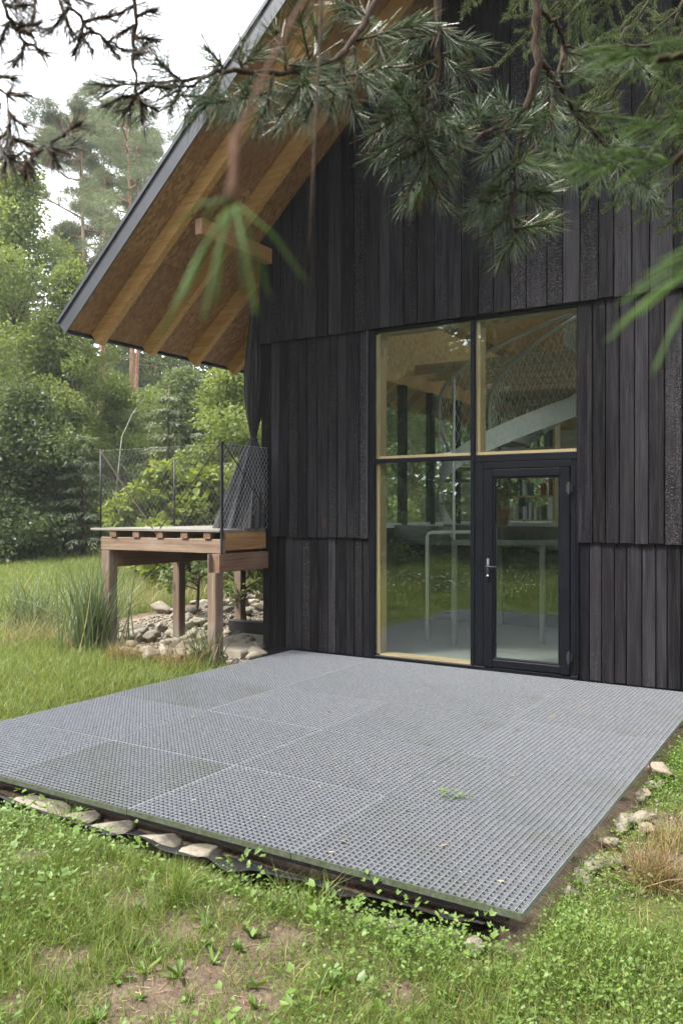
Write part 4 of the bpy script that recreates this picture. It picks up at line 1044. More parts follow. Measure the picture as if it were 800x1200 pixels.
for _k in range(7):
    a = 2*math.pi*_k/7+_r.uniform(-.3, .3); u = _r.uniform(.1, .9); d_ = np.array([math.cos(a)*(1-u*.6), u, math.sin(a)*(1-u*.6)]); s_ = np.cross(d_, [.3, .2, .9]); s_ /= np.linalg.norm(s_)
    o_ = len(_v); _v += [tuple(-s_*.06), tuple(d_*.6-s_*.05), tuple(d_), tuple(d_*.6+s_*.05)]; _f.append((o_, o_+1, o_+2, o_+3))
TUFT = (np.array(_v), np.array(_f))
def tall_pine(label, px, d, h, seed, cz=.55, cr=3.2, n=26, per=110, ls=.24, group='tall pines behind the house', tr=.17, mat='needle_t'):
    """Scots pine: bare reddish stem, open crown of flattened needle clouds on crooked limbs"""
    r = np.random.default_rng(seed); p = base_at(px, d); root = thing('pine_tree', label, 'pine', tuple(p), group)
    m = MB(); zt = np.linspace(0, h*.97, 10); ph = r.uniform(0, 6)
    tp = np.array([(.22*math.sin(z*.22+ph)-.22*math.sin(ph), .22*math.cos(z*.25+ph)-.22*math.cos(ph), z) for z in zt]); m.tube(tp, tr*(1-.82*zt/h), 8)
    C = []; rad = []
    for i in range(n):
        t = (i+.5)/n; z = h*(cz+(1-cz)*t); prof = math.sin(math.pi*(.18+.80*t))**.8
        a = r.uniform(0, 6.283); rr = cr*prof*r.uniform(.35, 1.05); s_ = np.array([np.interp(z-.12*rr, zt, tp[:, j]) for j in range(3)])
        c = s_+[math.cos(a)*rr, math.sin(a)*rr, .28*rr+r.uniform(-.3, .3)]
        C.append(c); rad.append(r.uniform(.45, .85)*(1-.3*t))
        mdl = s_+(c-s_)*.5+r.normal(0, .12, 3); m.tube([s_, mdl, c], [tr*.30, tr*.2, tr*.07], 5, False)
        for q in range(2):
            c2 = c+r.normal(0, .5, 3)*[1, 1, .4]; C.append(c2); rad.append(r.uniform(.35, .7)); m.tube([mdl, c2], [tr*.12, tr*.04], 4, False)
    for q in range(6):                                            # dead snags low on the stem
        z = h*r.uniform(.25, cz); a = r.uniform(0, 6.283); s_ = np.array([np.interp(z, zt, tp[:, j]) for j in range(3)]); L_ = r.uniform(.5, 1.5)
        m.tube([s_, s_+[math.cos(a)*L_, math.sin(a)*L_, -.1*L_]], [tr*.14, .01], 4, False)
    V, F, qn = leafcloud(np.array(C), np.array(rad), per, ls, seed+1, .42, -.8, TUFT, 1.)
    link_local(bpy.data.objects.new('crown', mesh_np('crown', V, F, MAT[mat], qn)), root)
    link_local(bpy.data.objects.new('trunk', m.mesh('trunk', MAT['redbark'], True)), root); return root
G = 'trees along the far edge of the lawn'
tall_pine('tall pine with broad crown, leftmost of the three against the sky', 100, 38, 19.0, 51, .56, 2.9)
tall_pine('tall pine with the highest crown, middle of the three against the sky', 114, 41, 21.2, 52, .55, 3.0)
tall_pine('tall pine with slim stem, rightmost of the three against the sky', 126, 44, 20.8, 53, .58, 2.7, tr=.13)
tall_pine('thin yellowish pine top showing just left of the roof edge', 178, 55, 25.2, 54, .70, 2.2, 26)
tall_pine('pine with pale pinkish stem seen under the eave', 147, 34, 17, 55, .6, 2.6, 14, 40, tr=.17)
tall_pine('second pink stem close beside the pale one under the eave', 153, 36, 18, 56, .6, 2.4, 12, 40, tr=.12)
tall_pine('lone straight pine stem near the house corner under the eave', 252, 38, 18, 57, .6, 2.6, 14, 40, tr=.15)
tree('broadleaf_tree', 'large light green leafy tree filling the left edge', 'tree', 20, 25, 11.4, 2.7, 'leaf_l', 61, .10, 110, 420, .125, group=G, trunk_r=.16)
tree('broadleaf_tree', 'slim yellow green tree in front of the tall pines', 'tree', 84, 24, 8.3, 1.7, 'leaf_l', 62, .10, 80, 380, .11, group=G)
tree('broadleaf_tree', 'tall pale tree at the far left behind the large leafy one', 'tree', -10, 33, 14.5, 3.0, 'leaf_l', 63, .2, 80, 380, .15, group=G)
tree('dark_bush', 'dense dark green bush at the lower left edge of the lawn', 'bush', 28, 21, 4.2, 2.0, 'leaf_d', 64, .02, 130, 330, .12, group=G, trunk_r=.07)
tree('dark_bush', 'rounded dark bush with reddish leaves right of the dense one', 'bush', 72, 23, 3.0, 1.3, 'leaf_m', 65, .02, 70, 300, .11, group=G, trunk_r=.05)
tree('dark_bush', 'low dark hedge plant along the lawn edge at far left', 'bush', -12, 20.5, 2.4, 1.8, 'leaf_d', 66, .02, 60, 400, .11, group=G, trunk_r=.05)
conifer('spruce_tree', 'dark spruce behind the large leafy tree at left', 52, 30, 9.5, 2.3, 'needle_s', 71, group=G)
conifer('spruce_tree', 'dark spruce standing below the tall pines', 112, 31, 7.4, 2.0, 'needle_s', 72, group=G)
conifer('spruce_tree', 'grey green spruce just left of the deck railing', 98, 21, 3.4, 1.2, 'needle_g', 73, group=G)
conifer('young_pine', 'young grey green pine behind the deck railing', 198, 21, 4.4, 1.3, 'needle_g', 74, .05, 26, .3, group=G)
conifer('young_pine', 'feathery grey green pine beside the black drape', 272, 22, 3.9, 1.5, 'needle_g', 75, .02, 32, .3, group=G)
conifer('young_pine', 'low feathery grey pine behind the right part of the railing', 240, 24, 3.6, 1.7, 'needle_g', 76, .02, 30, .3, group=G)
tree('broadleaf_tree', 'mid green leafy tree right of the slim yellow one', 'tree', 134, 27, 4.4, 1.7, 'leaf_m', 81, .06, 80, 360, .12, group=G)
tree('broadleaf_tree', 'bright green leafy tree below the middle rafters', 'tree', 215, 31, 6.0, 2.2, 'leaf_m', 82, .06, 80, 360, .13, group=G)
tree('broadleaf_tree', 'pale leafy tree below the eave near the house corner', 'tree', 284, 33, 6.4, 2.0, 'leaf_l', 83, .06, 80, 360, .13, group=G)
tree('broadleaf_tree', 'grey green leafy tree between the pale pine stems', 'tree', 182, 34, 5.6, 2.0, 'leaf_m', 84, .06, 80, 330, .14, group=G)
tree('sumac_bush', 'yellow green bush with large leaves behind the deck railing', 'bush', 188, 16.5, 2.3, 1.05, 'leaf_y', 85, .12, 46, 130, .17, group=G, trunk_r=.04)
tree('sumac_bush', 'yellow green bush with large leaves left of the black drape', 'bush', 243, 17, 2.25, 1.2, 'leaf_y', 86, .12, 46, 130, .17, group=G, trunk_r=.04)
for px, lab in ((226, 'thin crooked stems of a small shrub under the deck'), (292, 'dark twiggy shrub low beside the house corner')):
    tree('small_shrub', lab, 'bush', px, 13.2 if px < 260 else 12.4, 1.25, .55, 'leaf_m', int(px), .45, 14, 70, .08, trunk_r=.035)
# pale leaning stem
p0, p1, p2 = base_at(128, 21), pd(143, 512, 21), pd(168, 468, 21.5)
bs = thing('birch_sapling', 'thin pale leaning birch stem above the deck railing', 'tree', tuple(p0))
m = MB(); m.tube([p0, p1, (p1+p2)/2+[0, 0, .12], p2], [.016, .013, .010, .005], 6); m.tube([(p1+p2)/2+[0, 0, .12], pd(185, 470, 21.6)], [.008, .003], 5); m.build('trunk', MAT['birch'], bs, True)
V, F, q = leafcloud(np.array([p2, pd(186, 470, 21.6), pd(176, 462, 21.6)]), np.array([.35, .4, .3]), 160, .08, 8); put('crown', (V, F, q), 'leaf_l', bs)
# trees left of the house that show through the flank glazing
for i, (x, y, h, r_, mt, lab) in enumerate(((-11.5, 20, 6, 1.8, 'leaf_m', 'green tree seen through the left window panes'), (-14, 27, 7, 2.2, 'leaf_m', 'bushy tree seen between the inner posts of the glazed flank'), (-10.2, 26, 5.5, 1.9, 'leaf_d', 'darker tree seen through the window beside the stair'), (-10, 16.5, 3.2, 1.2, 'leaf_l', 'light shrub seen low through the window'), (-9, 34, 7, 2.4, 'leaf_m', 'far green tree seen past the end of the house'), (-8.9, 14.3, 2.6, 1.0, 'leaf_m', 'small bush close outside the glazed flank'), (-13.5, 16.5, 5, 1.9, 'leaf_l', 'pale tree filling the lower left pane'), (-17, 23, 7.5, 2.4, 'leaf_m', 'tall green tree beyond the inner posts'), (-12.5, 32, 8.5, 2.6, 'leaf_m', 'tall far tree seen beside the stair'), (-20, 29, 9, 2.6, 'leaf_l', 'tall pale tree far beyond the glazed flank'), (-8.5, 21, 4.4, 1.5, 'leaf_d', 'dark tree seen through the door glass'))):
    tree('broadleaf_tree', lab, 'tree', 0, 0, h, r_, mt, 300+i, .05, 60, 300, .12, pos=(x, y, float(hgt(x, y))-.05), group='trees seen through the house')
# far wood closing the view, and the wood across the yard that the panes mirror
def wood(name, label, pts, h, r_, ls, mat, seed, per=260, nclump=26):
    r = np.random.default_rng(seed); C = []; rad = []
    for x, y in pts:
        hh = h*r.uniform(.75, 1.2); z0 = float(hgt(x, y))
        for k in range(nclump):
            t = r.random(); a = r.uniform(0, 6.283); rr = r_*math.sin(math.pi*(.15+.8*t))*r.random()**.5
            C.append((x+math.cos(a)*rr, y+math.sin(a)*rr, z0+hh*t)); rad.append(r_*r.uniform(.25, .45))
    V, F, q = leafcloud(np.array(C), np.array(rad), per, ls, seed)
    o = put(name, (V, F, q), mat); tag(o, label, 'woods', None, 'stuff')
rr_ = np.random.default_rng(77)
far = []
for k in range(52):
    px = -60+k*17; d = rr_.uniform(44, 58); p = base_at(px, d); far.append((p[0], p[1]))
wood('distant_woods', 'mass of green woodland behind the lawn', far, 11.5, 2.8, .30, 'leaf_m', 91, 150)
back = [(x+rr_.uniform(-1.2, 1.2), -7.5-.10*abs(x+8)+rr_.uniform(-1.5, 1.5)) for x in np.linspace(-40, 14, 26)]
wood('mirrored_woods', 'dark woodland across the yard mirrored in the panes', back, 9.5, 2.6, .24, 'leaf_d', 92, 260, 40)
back2 = [(x+rr_.uniform(-1.2, 1.2), -24+rr_.uniform(-3, 3)) for x in np.linspace(-64, 24, 24)]
wood('mirrored_woods', 'taller woodland further across the yard mirrored in the upper panes', back2, 20, 4.0, .36, 'leaf_d', 93, 230, 54)
def yard():
    r = np.random.default_rng(55); n = 90000; x = np.where(r.random(n) < .7, r.uniform(-14, -4.5, n), r.uniform(-26, 5, n)); y = np.where(x < -5.8, -6+9.4*r.random(n)**.8, -6+7.3*r.random(n))
    k = r.random(n) < .75+.4*vnoise(x*.6, y*.6, 31); x, y = x[k], y[k]; n = len(x)
    o = put('yard_grass', blades(onground(x, y), r.uniform(.08, .42, n)*(1+.7*vnoise(x*1.3, y*1.3, 5))*np.clip(1.2-.22*(y+1), .3, 1.4), r.uniform(.008, .02, n), .7, 56), 'lawn'); tag(o, 'tall rough grass of the yard mirrored low in the panes', 'grass', None, 'stuff')
yard()
def rough():
    r = np.random.default_rng(66); n = 260; x = r.uniform(-15, -4.6, n); y = -4.2+5.2*r.random(n)**1.3; k = r.random(n) < .5+.8*vnoise(x*1.1, y*1.1, 41); x, y = x[k], y[k]
    rad = r.uniform(.12, .38, len(x)); C = np.column_stack([x, y, hgt(x, y)+rad*.8])
    o = put('rough_weeds', leafcloud(C, rad, 110, .055, 67), 'leaf_d'); tag(o, 'rough dark weeds of the yard mirrored in the lower panes', 'weeds', None, 'stuff')
    n = 900; x = r.uniform(-14, -4.8, n); y = r.uniform(-3.5, 2.4, n); P = onground(x, y); P[:, 2] += r.uniform(.15, .45, n)
    o = put('meadow_flowers', scatter(LEAFQ[0], LEAFQ[1], P, frames(r.normal(size=(n, 3)), r.uniform(0, 6, n)), np.full(n, .035), r.random(n)), 'flower'); tag(o, 'small white meadow flowers mirrored in the lower panes', 'flowers', None, 'stuff')
rough()
for i, (x, y, h, r_) in enumerate(((-13.5, -3.6, 2.2, 1.5), (-10.8, -4.4, 2.6, 1.5), (-8.2, -3.9, 1.9, 1.3), (-5.4, -4.6, 2.4, 1.5), (-16.8, -3.2, 2.6, 1.7))):
    tree('dark_bush', ['leftmost', 'second', 'middle', 'fourth', 'outermost'][i]+' dark bush of the row mirrored in the lower panes', 'bush', 0, 0, h, r_, 'leaf_d', 400+i, .02, 40, 220, .14, pos=(x, y, float(hgt(x, y))-.05), group='bushes mirrored in the panes')
side = [(8.5+rr_.uniform(-1, 1.5), y+rr_.uniform(-.6, .6)) for y in np.linspace(3, 24, 10)]+[(x_+rr_.uniform(-.8, .8), 28+rr_.uniform(-1.5, 1.5)) for x_ in np.linspace(-4.5, 13, 8)]
wood('added_side_woods', 'unseen green woodland added beyond the far flank to screen bright sky', side, 8.5, 2.3, .26, 'leaf_m', 94, 200, 36)  # trees out of view, added to darken the sky reflected in the flank panes
# leaves of the house plant
V, F, q = leafcloud(np.array([(-4.35, 11.4, 1.85), (-4.25, 11.35, 1.98), (-4.45, 11.42, 2.0)]), np.array([.2, .18, .18]), 60, .10, 4); put('foliage', (V, F, q), 'leaf_m', pot)

# ------------------------------------------------------------------ conifer branches hanging into the view, each set carried by its tree
def needle_t(seg=2, w0=.5, bend=.12):
    v = []; f = []
    for i in range(seg+1):
        t = i/seg; rr = w0*(1-.75*t*t)
        for k in range(3):
            a = 2*math.pi*k/3; v.append((rr*math.cos(a), t, rr*math.sin(a)+bend*t*t))
    for i in range(seg):
        for k in range(3): k2 = (k+1) % 3; f.append((3*i+k, 3*i+k2, 3*i+3+k2, 3*i+3+k))
    return np.array(v), np.array(f)
NEED = needle_t()
def cam_pts(pts): return [pd(x, y, d) for x, y, d in pts]
def pine_shoot(a, b_, r, nl=.055, dens=1500, nw=.0014, spread=(.45, 1.05), tipfan=True, dead=0., t0=.05):
    """needles in a brush round the twig a->b, pointing forward"""
    a = np.array(a); b_ = np.array(b_); ax = b_-a; Ln = np.linalg.norm(ax); ax = ax/Ln; n = max(24, int(dens*Ln))
    t = t0+(1-t0)*r.random(n)**.75; ref = np.array([0, 0, 1.]) if abs(ax[2]) < .9 else np.array([1., 0, 0])
    u = np.cross(ax, ref); u /= np.linalg.norm(u); v = np.cross(u, ax); ph = r.uniform(0, 6.283, n)
    rad = u*np.cos(ph)[:, None]+v*np.sin(ph)[:, None]; al = r.uniform(spread[0], spread[1], n)*(1.1-.55*t)
    D = ax*np.cos(al)[:, None]+rad*np.sin(al)[:, None]; D[:, 2] -= .10
    P = a+ax*(t*Ln)[:, None]+rad*.002
    L_ = nl*r.uniform(.65, 1.1, n); S = np.stack([np.full(n, nw), L_, np.full(n, nw)], 1)
    S[:, 2] = nw
    rnd = r.random(n)*.92
    if dead: rnd = np.where(r.random(n) < dead, .97, rnd)
    V, F, q = scatter(NEED[0]*[1, 1, 1], NEED[1], P, frames(D, r.uniform(0, 6.283, n)), S, rnd)
    bow = L_*.10
    return V, F, q
def pine_branch(root, stems, shoots, seed, nmat='pineneedle', nl=.055, dens=1500, nw=.0014, dead=.04, rad=.006, extra=0, jit=.05, label=None, tipf=1.):
    """stems: lists of (px,py,depth,radius); shoots: (px,py,d)->(px,py,d)"""
    r = np.random.default_rng(seed); m = MB(); parts = []
    for st in stems:
        pts = np.array(cam_pts([s_[:3] for s_ in st])); rr = np.array([s_[3] for s_ in st])
        k = len(pts); tt = np.linspace(0, k-1, (k-1)*5+1); sm = np.stack([np.interp(tt, np.arange(k), pts[:, j]) for j in range(3)], 1)
        sm[1:-1] = (sm[:-2]+2*sm[1:-1]+sm[2:])/4; sm[1:-1] += r.normal(0, .0022, sm[1:-1].shape)
        ri = np.interp(tt, np.arange(k), rr)*(1+.16*np.sin(np.arange(len(tt))*1.9+seed)); m.tube(sm, ri, 7)
    for (a, b_) in shoots:
        pa, pb = cam_pts([a, b_]); pb = pa+(pb-pa)*tipf; mid = (pa+pb)/2+r.normal(0, .006, 3); m.tube([pa, mid, pb], [.0030, .0026, .0018], 5)
        m.tube([pb-(pb-pa)*.02, pb+(pb-pa)/np.linalg.norm(pb-pa)*.008], [.0030, .0012], 5)
        parts.append(pine_shoot(pa, mid, r, nl, dens*.8, nw, dead=dead*2, spread=(.6, 1.25))); parts.append(pine_shoot(mid, pb, r, nl, dens, nw, dead=dead, t0=0))
        for e in range(extra):
            q = pa+(pb-pa)*r.uniform(.05, .5); w_ = q+(pb-pa)*r.uniform(.2, .45)+r.normal(0, jit, 3)*[1, 1, .5]
            m.tube([q, w_], [.0022, .0014], 4); parts.append(pine_shoot(q, w_, r, nl, dens, nw, dead=dead))
    b = m.build('branch', MAT['twig'], root, True)
    if label: b['label'] = label
    V, F, q = join(parts); o = bpy.data.objects.new('needles', mesh_np('needles', V, F, MAT[nmat], q)); link_local(o, b)
    return b
def trunk_of(name, label, cat, base, h, r0, bark, limbs):
    root = thing(name, label, cat, base); m = MB(); b = np.array(base)
    zz = np.linspace(-.3, h, 10); m.tube([b+[.06*math.sin(z), .05*math.cos(z*.8), z] for z in zz], r0*(1-.8*(zz+.3)/(h+.3)), 12)
    for z, end, r1, r2 in limbs:
        s_ = b+[0, 0, z]; e = np.array(end); md = (s_+e)/2+[0, 0, .12*np.linalg.norm(e-s_)]
        m.tube([s_, s_*.6+md*.4+[0, 0, .05], md, md*.45+e*.55+[0, 0, .02], e], np.linspace(r1, r2, 5), 8)
    m.build('trunk', MAT[bark], root, True); return root
def loc(rt, fw): 
    p = RT*rt+FW*fw; return (p[0], p[1], float(hgt(p[0], p[1])))
D1 = 1.75
E1 = pd(628, -70, D1); E2 = pd(470, -60, 1.65); E3 = pd(420, -90, .66*.62); E4 = pd(880, 300, .33); E5 = pd(880, 70, .75)
HANG = np.array([.06, -.04, 1.15])                               # the near twigs droop from limbs well above the eye
E3b = pd(380, -80, .72)
pine = trunk_of('pine_tree', 'pine with long needled branches hanging across the upper right of the view', 'pine', loc(1.55, -.35), 7.5, .13, 'bark',
    [(3.3, E1, .028, .010), (3.1, E2, .022, .008), (3.35, E3+HANG, .016, .003), (3.25, E3b+HANG, .014, .003), (3.2, E4+HANG, .014, .003), (3.3, E5+HANG, .016, .006)])
# central hanging branch
stems = [[(628,-70,D1,.010),(628,0,D1,.0095),(630,63,D1,.009),(625,101,D1,.0085),(612,136,D1,.008)],
    [(612,136,D1,.007),(592,148,D1,.006),(570,154,D1-.03,.005),(545,168,D1-.06,.004),(520,166,D1-.08,.003)],
    [(612,136,D1,.006),(608,170,D1-.02,.005),(604,196,D1-.04,.0045),(600,245,D1-.07,.004),(601,286,D1-.09,.002)],
    [(631,63,D1,.007),(639,80,D1+.02,.006),(652,100,D1+.04,.006),(672,130,D1+.07,.0055),(700,160,D1+.1,.005),(722,180,D1+.13,.004),(768,232,D1+.2,.002)],
    [(632,12,D1,.006),(645,22,D1+.03,.0055),(655,32,D1+.05,.005),(660,55,D1+.07,.005),(655,84,D1+.05,.003),(640,130,D1,.002)],
    [(660,55,D1+.07,.004),(690,56,D1+.12,.004),(740,54,D1+.2,.0035),(810,48,D1+.3,.003)]]
def S_(ax, ay, bx, by, d, d2=None): return ((ax, ay, d), (bx, by, d if d2 is None else d2))
shoots = [S_(612,140,565,125,D1), S_(592,148,560,196,D1-.02,D1-.1), S_(570,154,525,140,D1-.03), S_(545,168,502,190,D1-.06,D1-.12), S_(520,166,486,160,D1-.08,D1-.1),
    S_(604,196,570,232,D1-.04,D1-.1), S_(603,200,640,236,D1-.04,D1-.08), S_(602,225,536,258,D1-.05,D1-.16), S_(600,245,566,286,D1-.07,D1-.12), S_(600,250,628,280,D1-.07,D1-.1), S_(601,262,600,292,D1-.09,D1-.12),
    S_(606,180,648,205,D1-.02,D1-.06), S_(606,185,578,212,D1-.03,D1-.08), S_(603,205,560,250,D1-.05,D1-.1), S_(602,220,655,262,D1-.05,D1-.1),
    S_(652,100,640,160,D1+.04,D1-.02), S_(660,112,622,150,D1+.05,D1), S_(672,130,668,190,D1+.07,D1+.02), S_(690,150,668,222,D1+.1,D1+.04), S_(700,160,706,226,D1+.1,D1+.06), S_(722,180,735,230,D1+.13,D1+.1), S_(672,130,725,140,D1+.07,D1+.1), S_(710,170,760,180,D1+.12,D1+.16),
    S_(740,205,772,250,D1+.17,D1+.15), S_(655,84,632,112,D1+.05,D1), S_(640,110,618,165,D1,D1-.05), S_(645,120,652,186,D1,D1-.05), S_(690,56,715,86,D1+.12), S_(740,54,760,90,D1+.2), S_(660,55,690,90,D1+.07)]
pine_branch(pine, stems, shoots, 1, extra=1, dens=880, nw=.0015, dead=.025, tipf=.8)
# left neighbour hanging from the second limb
D2 = 1.65
stems = [[(470,-60,D2,.008),(512,-10,D2,.007),(514,60,D2,.0065),(509,112,D2,.006),(503,150,D2-.02,.005),(498,195,D2-.04,.003)],
    [(470,-60,D2,.006),(430,20,D2-.08,.006),(400,68,D2-.14,.0055),(360,80,D2-.2,.005),(320,86,D2-.26,.0045),(262,82,D2-.32,.004),(214,96,D2-.36,.0025)]]
shoots = [S_(513,40,455,48,D2), S_(514,60,560,90,D2), S_(511,90,468,112,D2,D2-.05), S_(509,112,420,168,D2,D2-.14), S_(507,125,446,214,D2,D2-.1), S_(503,150,545,178,D2-.02), S_(501,165,452,196,D2-.03,D2-.1), S_(499,185,470,246,D2-.04,D2-.1), S_(498,195,522,250,D2-.04,D2-.06), S_(505,140,480,200,D2-.02,D2-.08), S_(512,70,430,110,D2,D2-.1), S_(509,110,540,140,D2), S_(500,175,532,215,D2-.04), S_(513,30,536,62,D2), S_(503,150,425,190,D2-.02,D2-.12), S_(508,118,436,146,D2,D2-.12)]
shoots += [S_(430,20,452,70,D2-.08), S_(415,45,440,118,D2-.1,D2-.14), S_(400,68,384,140,D2-.14,D2-.2), S_(400,68,420,150,D2-.14,D2-.18), S_(385,74,352,156,D2-.16,D2-.24), S_(360,80,372,22,D2-.2), S_(360,80,320,150,D2-.2,D2-.28), S_(320,86,296,160,D2-.26,D2-.32), S_(335,84,322,28,D2-.24), S_(300,84,262,146,D2-.28,D2-.34), S_(285,83,286,40,D2-.3), S_(262,82,232,140,D2-.32,D2-.38), S_(262,82,238,52,D2-.32), S_(240,88,190,104,D2-.34,D2-.4), S_(214,96,180,66,D2-.36), S_(214,96,196,136,D2-.36), S_(430,20,398,10,D2-.08), S_(345,84,400,110,D2-.22,D2-.24)]
pine_branch(pine, stems, shoots, 2, extra=1, dens=760, dead=.06, nw=.0015, tipf=.82)
# blurred twig close to the lens with a dangling fan of needles, and needles from the right
stems = [[(q[0], q[1], q[2]*.62, q[3]*(.26 if q[1] < 150 else .42)) for q in ((420,-90,.66,.003),(360,-10,.58,.003),(318,70,.51,.003),(286,140,.47,.0028),(276,165,.455,.0045),(274,205,.45,.0032),(271,222,.445,.0046),(268,246,.44,.0022))], [(380,-80,.72,.0018),(374,60,.68,.0012),(367,200,.66,.0011),(360,332,.65,.0009)]]
nearb = MB().tube([E3+HANG, E3+HANG*.5]+cam_pts([s_[:3] for s_ in stems[0]]), [.0026, .0018]+[s_[3] for s_ in stems[0]], 8).build('branch', MAT['budm'], pine, True)
MB().tube([E3b+HANG, E3b+HANG*.5]+cam_pts([s_[:3] for s_ in stems[1]]), [.0028, .0022]+[s_[3] for s_ in stems[1]], 8).build('branch', MAT['twig'], pine, True)
def explicit_needles(base_list, parent, nw, mat='nearneedle', seed=0):
    m = MB()
    for (x0, y0, d0), (x1, y1, d1) in base_list:
        a, e = pd(x0, y0, d0), pd(x1, y1, d1); m.tube([a, (a+e)/2+[0, 0, .003], e*.9+a*.1, e], [nw*.8, nw, nw*.8, nw*.2], 5)
    me = m.mesh('needles', MAT[mat], True); at = me.attributes.new('rnd', 'FLOAT', 'POINT'); at.data.foreach_set('value', np.repeat(np.random.default_rng(seed).uniform(.3, .9, len(m.v)//20), 20).astype(np.float32))
    o = bpy.data.objects.new('needles', me); link_local(o, parent)
explicit_needles([((q[0],q[1],q[2]*.62),(w_[0],w_[1],w_[2]*.62)) for q, w_ in (((270,240,.44),(186,398,.46)), ((272,243,.44),(212,352,.43)), ((271,243,.44),(236,382,.42)), ((268,243,.44),(252,360,.45)), ((275,242,.44),(302,378,.43)), ((276,242,.44),(318,352,.46)), ((278,240,.44),(362,332,.45)), ((268,236,.44),(205,262,.46)), ((268,232,.44),(238,262,.45)), ((274,243,.44),(286,350,.45)), ((270,243,.44),(198,372,.42)))], nearb, .00062, seed=1)
stems = [[(880,300,.33,.0026),(850,302,.323,.0023),(826,306,.317,.002)], [(880,70,.75,.005),(830,60,.72,.004),(770,70,.7,.003)], [(880,70,.75,.004),(840,140,.7,.004),(790,190,.68,.003)]]
rightb, rightc, rightd = [MB().tube([pd(*st[0][:3])+HANG, pd(*st[0][:3])+HANG*.5]+cam_pts([s_[:3] for s_ in st]), [st[0][3]*1.2, st[0][3]*1.1]+[s_[3] for s_ in st], 8).build('branch', MAT['twig'], pine, True) for st in stems]
explicit_needles([((q[0],q[1],q[2]*.66),(w_[0],w_[1],w_[2]*.66)) for q, w_ in (((830,302,.48),(706,402,.45)), ((830,306,.48),(716,386,.47)), ((828,308,.48),(762,442,.46)), ((832,300,.48),(735,340,.5)), ((834,312,.48),(742,372,.45)), ((836,306,.48),(722,356,.46)), ((838,316,.48),(780,400,.46)), ((836,300,.48),(752,322,.47)), ((838,296,.48),(770,305,.48)))], rightb, .0007, seed=2)
r_ = np.random.default_rng(12)
for (a, e, n), br in (((((830,60,.72),(720,66,.69),40)), rightc), ((((790,190,.68),(690,196,.62),36)), rightd), ((((840,140,.7),(760,150,.66),20)), rightd)):
    P_ = []
    for k in range(n):
        t = r_.random(); q = tuple(np.array(a)*(1-t)+np.array(e)*t); P_.append((q, (q[0]-r_.uniform(20, 75), q[1]+r_.normal(6, 26), q[2]+r_.uniform(-.02, .02))))
    explicit_needles(P_, br, .0007, seed=3)
# dark sprays against the white sky, upper left
E6 = pd(158, -60, 1.25); E7 = pd(60, -60, 1.2); E8 = pd(-60, 60, 1.2); E9 = pd(-60, 195, 1.1)
pine2 = trunk_of('pine_tree', 'old pine with dark sparse sprays against the white sky at upper left', 'pine', loc(-2.3, .1), 6.5, .12, 'bark', [(2.9, E6, .02, .006), (2.8, E7, .02, .006), (2.5, E8, .018, .005), (2.2, E9, .014, .005)])
DA = 1.25
stems = [[(158,-60,DA,.006),(159,0,DA,.005),(157,45,DA,.006),(158,80,DA,.004),(160,112,DA,.003)], [(60,-60,DA-.05,.006),(75,0,DA-.05,.005),(98,26,DA-.05,.004),(120,44,DA-.05,.004),(142,58,DA-.05,.002)],
    [(60,-60,DA-.05,.006),(0,-10,DA-.08,.005),(12,26,DA-.08,.004),(30,48,DA-.08,.004),(48,62,DA-.08,.002)], [(-60,60,DA-.05,.005),(-20,86,DA-.07,.004),(8,112,DA-.08,.003),(14,160,DA-.1,.002)], [(-60,195,1.1,.005),(-10,188,1.1,.004),(30,181,1.1,.003),(55,172,1.1,.003),(74,160,1.1,.002)]]
shoots = [S_(160,112,124,124,DA), S_(160,112,196,104,DA), S_(160,112,166,140,DA), S_(160,112,146,132,DA), S_(160,112,182,128,DA), S_(158,70,170,52,DA), S_(157,45,182,48,DA), S_(158,30,134,44,DA), S_(159,20,180,14,DA), S_(159,5,140,16,DA),
    S_(98,26,108,58,DA-.05), S_(110,36,88,62,DA-.05), S_(98,26,128,20,DA-.05), S_(120,44,138,66,DA-.05), S_(142,58,160,62,DA-.05), S_(82,8,60,36,DA-.05), S_(75,0,104,4,DA-.05), S_(70,0,84,40,DA-.05), S_(60,-20,40,20,DA-.05),
    S_(12,26,-4,60,DA-.08), S_(20,38,44,28,DA-.08), S_(30,48,18,74,DA-.08), S_(48,62,54,64,DA-.08), S_(5,5,30,6,DA-.08), S_(10,20,36,40,DA-.08), S_(0,-10,20,2,DA-.08),
    S_(8,112,32,112,DA-.08), S_(10,130,28,146,DA-.1), S_(14,160,12,186,DA-.1), S_(12,145,-6,165,DA-.1), S_(14,160,36,170,DA-.1), S_(-10,95,14,92,DA-.07), S_(0,120,-8,150,DA-.08), S_(10,150,22,196,DA-.1), S_(0,170,6,206,1.1),
    S_(55,172,66,192,1.1), S_(50,174,40,192,1.1), S_(30,181,30,205,1.1), S_(74,160,92,146,1.1), S_(60,170,84,172,1.1)]
stems = [[(q[0], q[1], q[2], q[3]*.62) for q in st] for st in stems]
pine_branch(pine2, stems, shoots, 3, 'darkneedle', .036, 900, .0013, .12, extra=0)
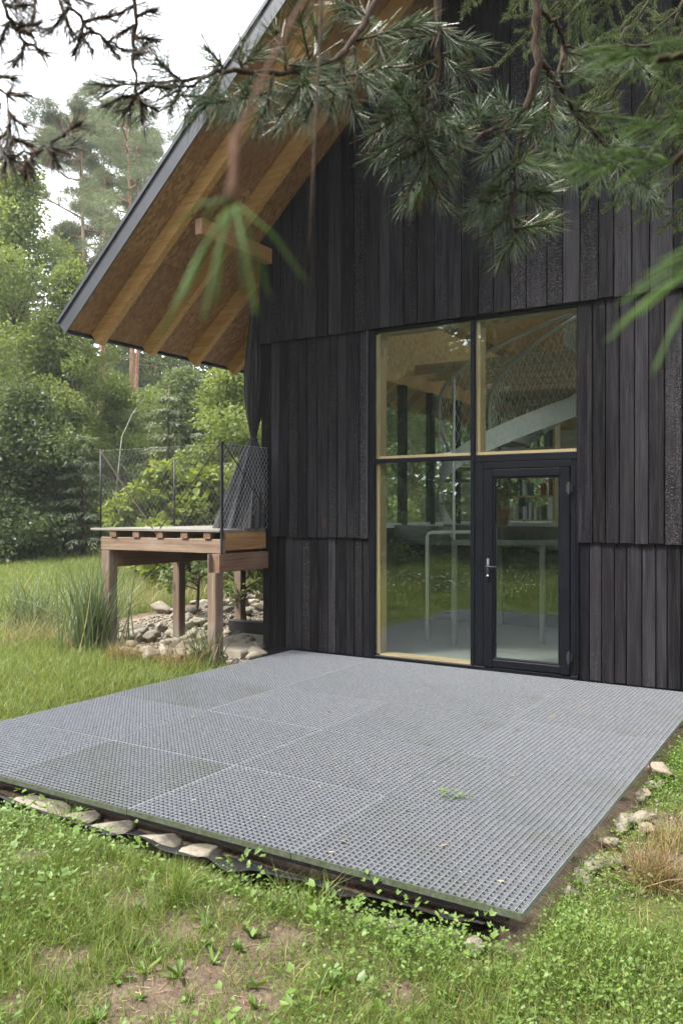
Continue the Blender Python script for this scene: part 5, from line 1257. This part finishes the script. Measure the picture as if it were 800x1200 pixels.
# spruce on the right, a little farther off
DS = 3.0
E10 = pd(760, -70, DS); E11 = pd(900, 60, DS); E12 = pd(880, 180, DS+.1)
spruce = trunk_of('spruce_tree', 'spruce with short bright needles at the upper right in front of the gable', 'spruce', loc(2.6, 2.9), 8., .12, 'bark', [(4.6, E10, .02, .008), (3.8, E11, .02, .008), (3.2, E12, .018, .007)])
def spray(parts, m, a, b_, r, nl=.016, lat=9, dens=900):
    pa, pb = np.array(a), np.array(b_); ax = pb-pa; L_ = np.linalg.norm(ax); ax = ax/L_; m.tube([pa, (pa+pb)/2+[0, 0, .01], pb], [.004, .003, .0015], 5)
    side = np.cross(ax, FW+r.normal(0, .35, 3)); side /= np.linalg.norm(side)
    parts.append(pine_shoot(pa, pb, r, nl, dens, .0012, (.7, 1.25), t0=0))
    for k in range(lat):
        t = .12+.8*k/lat; q = pa+ax*L_*t; sg = 1 if k % 2 else -1; ln = L_*.42*(1.05-t)*r.uniform(.7, 1.2)
        e = q+(ax*.75+side*sg*.75+r.normal(0, .12, 3)+[0, 0, -.18])*ln; m.tube([q, e], [.0018, .001], 4); parts.append(pine_shoot(q, e, r, nl, dens, .0012, (.6, 1.15), t0=0))
def spruce_branch(limb, sprays, seed):
    r = np.random.default_rng(seed); m = MB(); parts = []
    m.tube(cam_pts([q[:3] for q in limb]), [q[3] for q in limb], 7)
    for a, b_ in sprays: spray(parts, m, pd(*a), pd(*b_), r)
    b = m.build('branch', MAT['twig'], spruce, True); V, F, q = join(parts)
    link_local(bpy.data.objects.new('needles', mesh_np('needles', V, F, MAT['spruceneedle'], q)), b)
spruce_branch([(760,-70,DS,.008),(700,-45,DS,.006),(620,-40,DS,.004),(540,-38,DS,.002)],
    [((700,-40,DS),(582,76,DS-.1)), ((570,-40,DS),(540,22,DS)), ((640,-40,DS),(588,26,DS)), ((700,-40,DS),(614,66,DS)), ((720,-40,DS),(650,70,DS+.05)), ((660,-40,DS),(636,30,DS)), ((740,-50,DS),(690,60,DS+.05)), ((520,-50,DS),(515,-2,DS))], 5)
r_ = np.random.default_rng(31)
sp_ = []
for k in range(26):
    x, y = r_.uniform(662, 815), r_.uniform(70, 215); sp_.append(((x+r_.uniform(25, 70), y-r_.uniform(60, 110), DS+.1*r_.normal()), (x, y, DS+.15*r_.normal())))
sp_ += [((740,170,DS),(680,232,DS)), ((790,190,DS),(705,248,DS)), ((800,200,DS),(745,262,DS)), ((830,220,DS),(770,275,DS)), ((760,180,DS),(722,246,DS)), ((840,240,DS),(800,290,DS))]
spruce_branch([(880,90,DS,.009),(800,125,DS,.007),(735,166,DS,.005),(690,215,DS,.002)], sp_, 6)

# ------------------------------------------------------------------ the slightly hazy air of the wood
def air():
    m = bpy.data.materials.new('haze'); m.use_nodes = True; t = m.node_tree; t.nodes.clear()
    v = t.nodes.new('ShaderNodeVolumePrincipled'); v.inputs['Color'].default_value = (.93, .96, 1, 1); v.inputs['Density'].default_value = HAZE; v.inputs['Anisotropy'].default_value = .2
    o = t.nodes.new('ShaderNodeOutputMaterial'); t.links.new(v.outputs[0], o.inputs['Volume'])
    b = MB().box(-280, 280, -180, 320, -3, 36).build('haze', m); tag(b, kind='stuff', label='thin pale haze in the air', cat='haze')
HAZE = .0008
air()
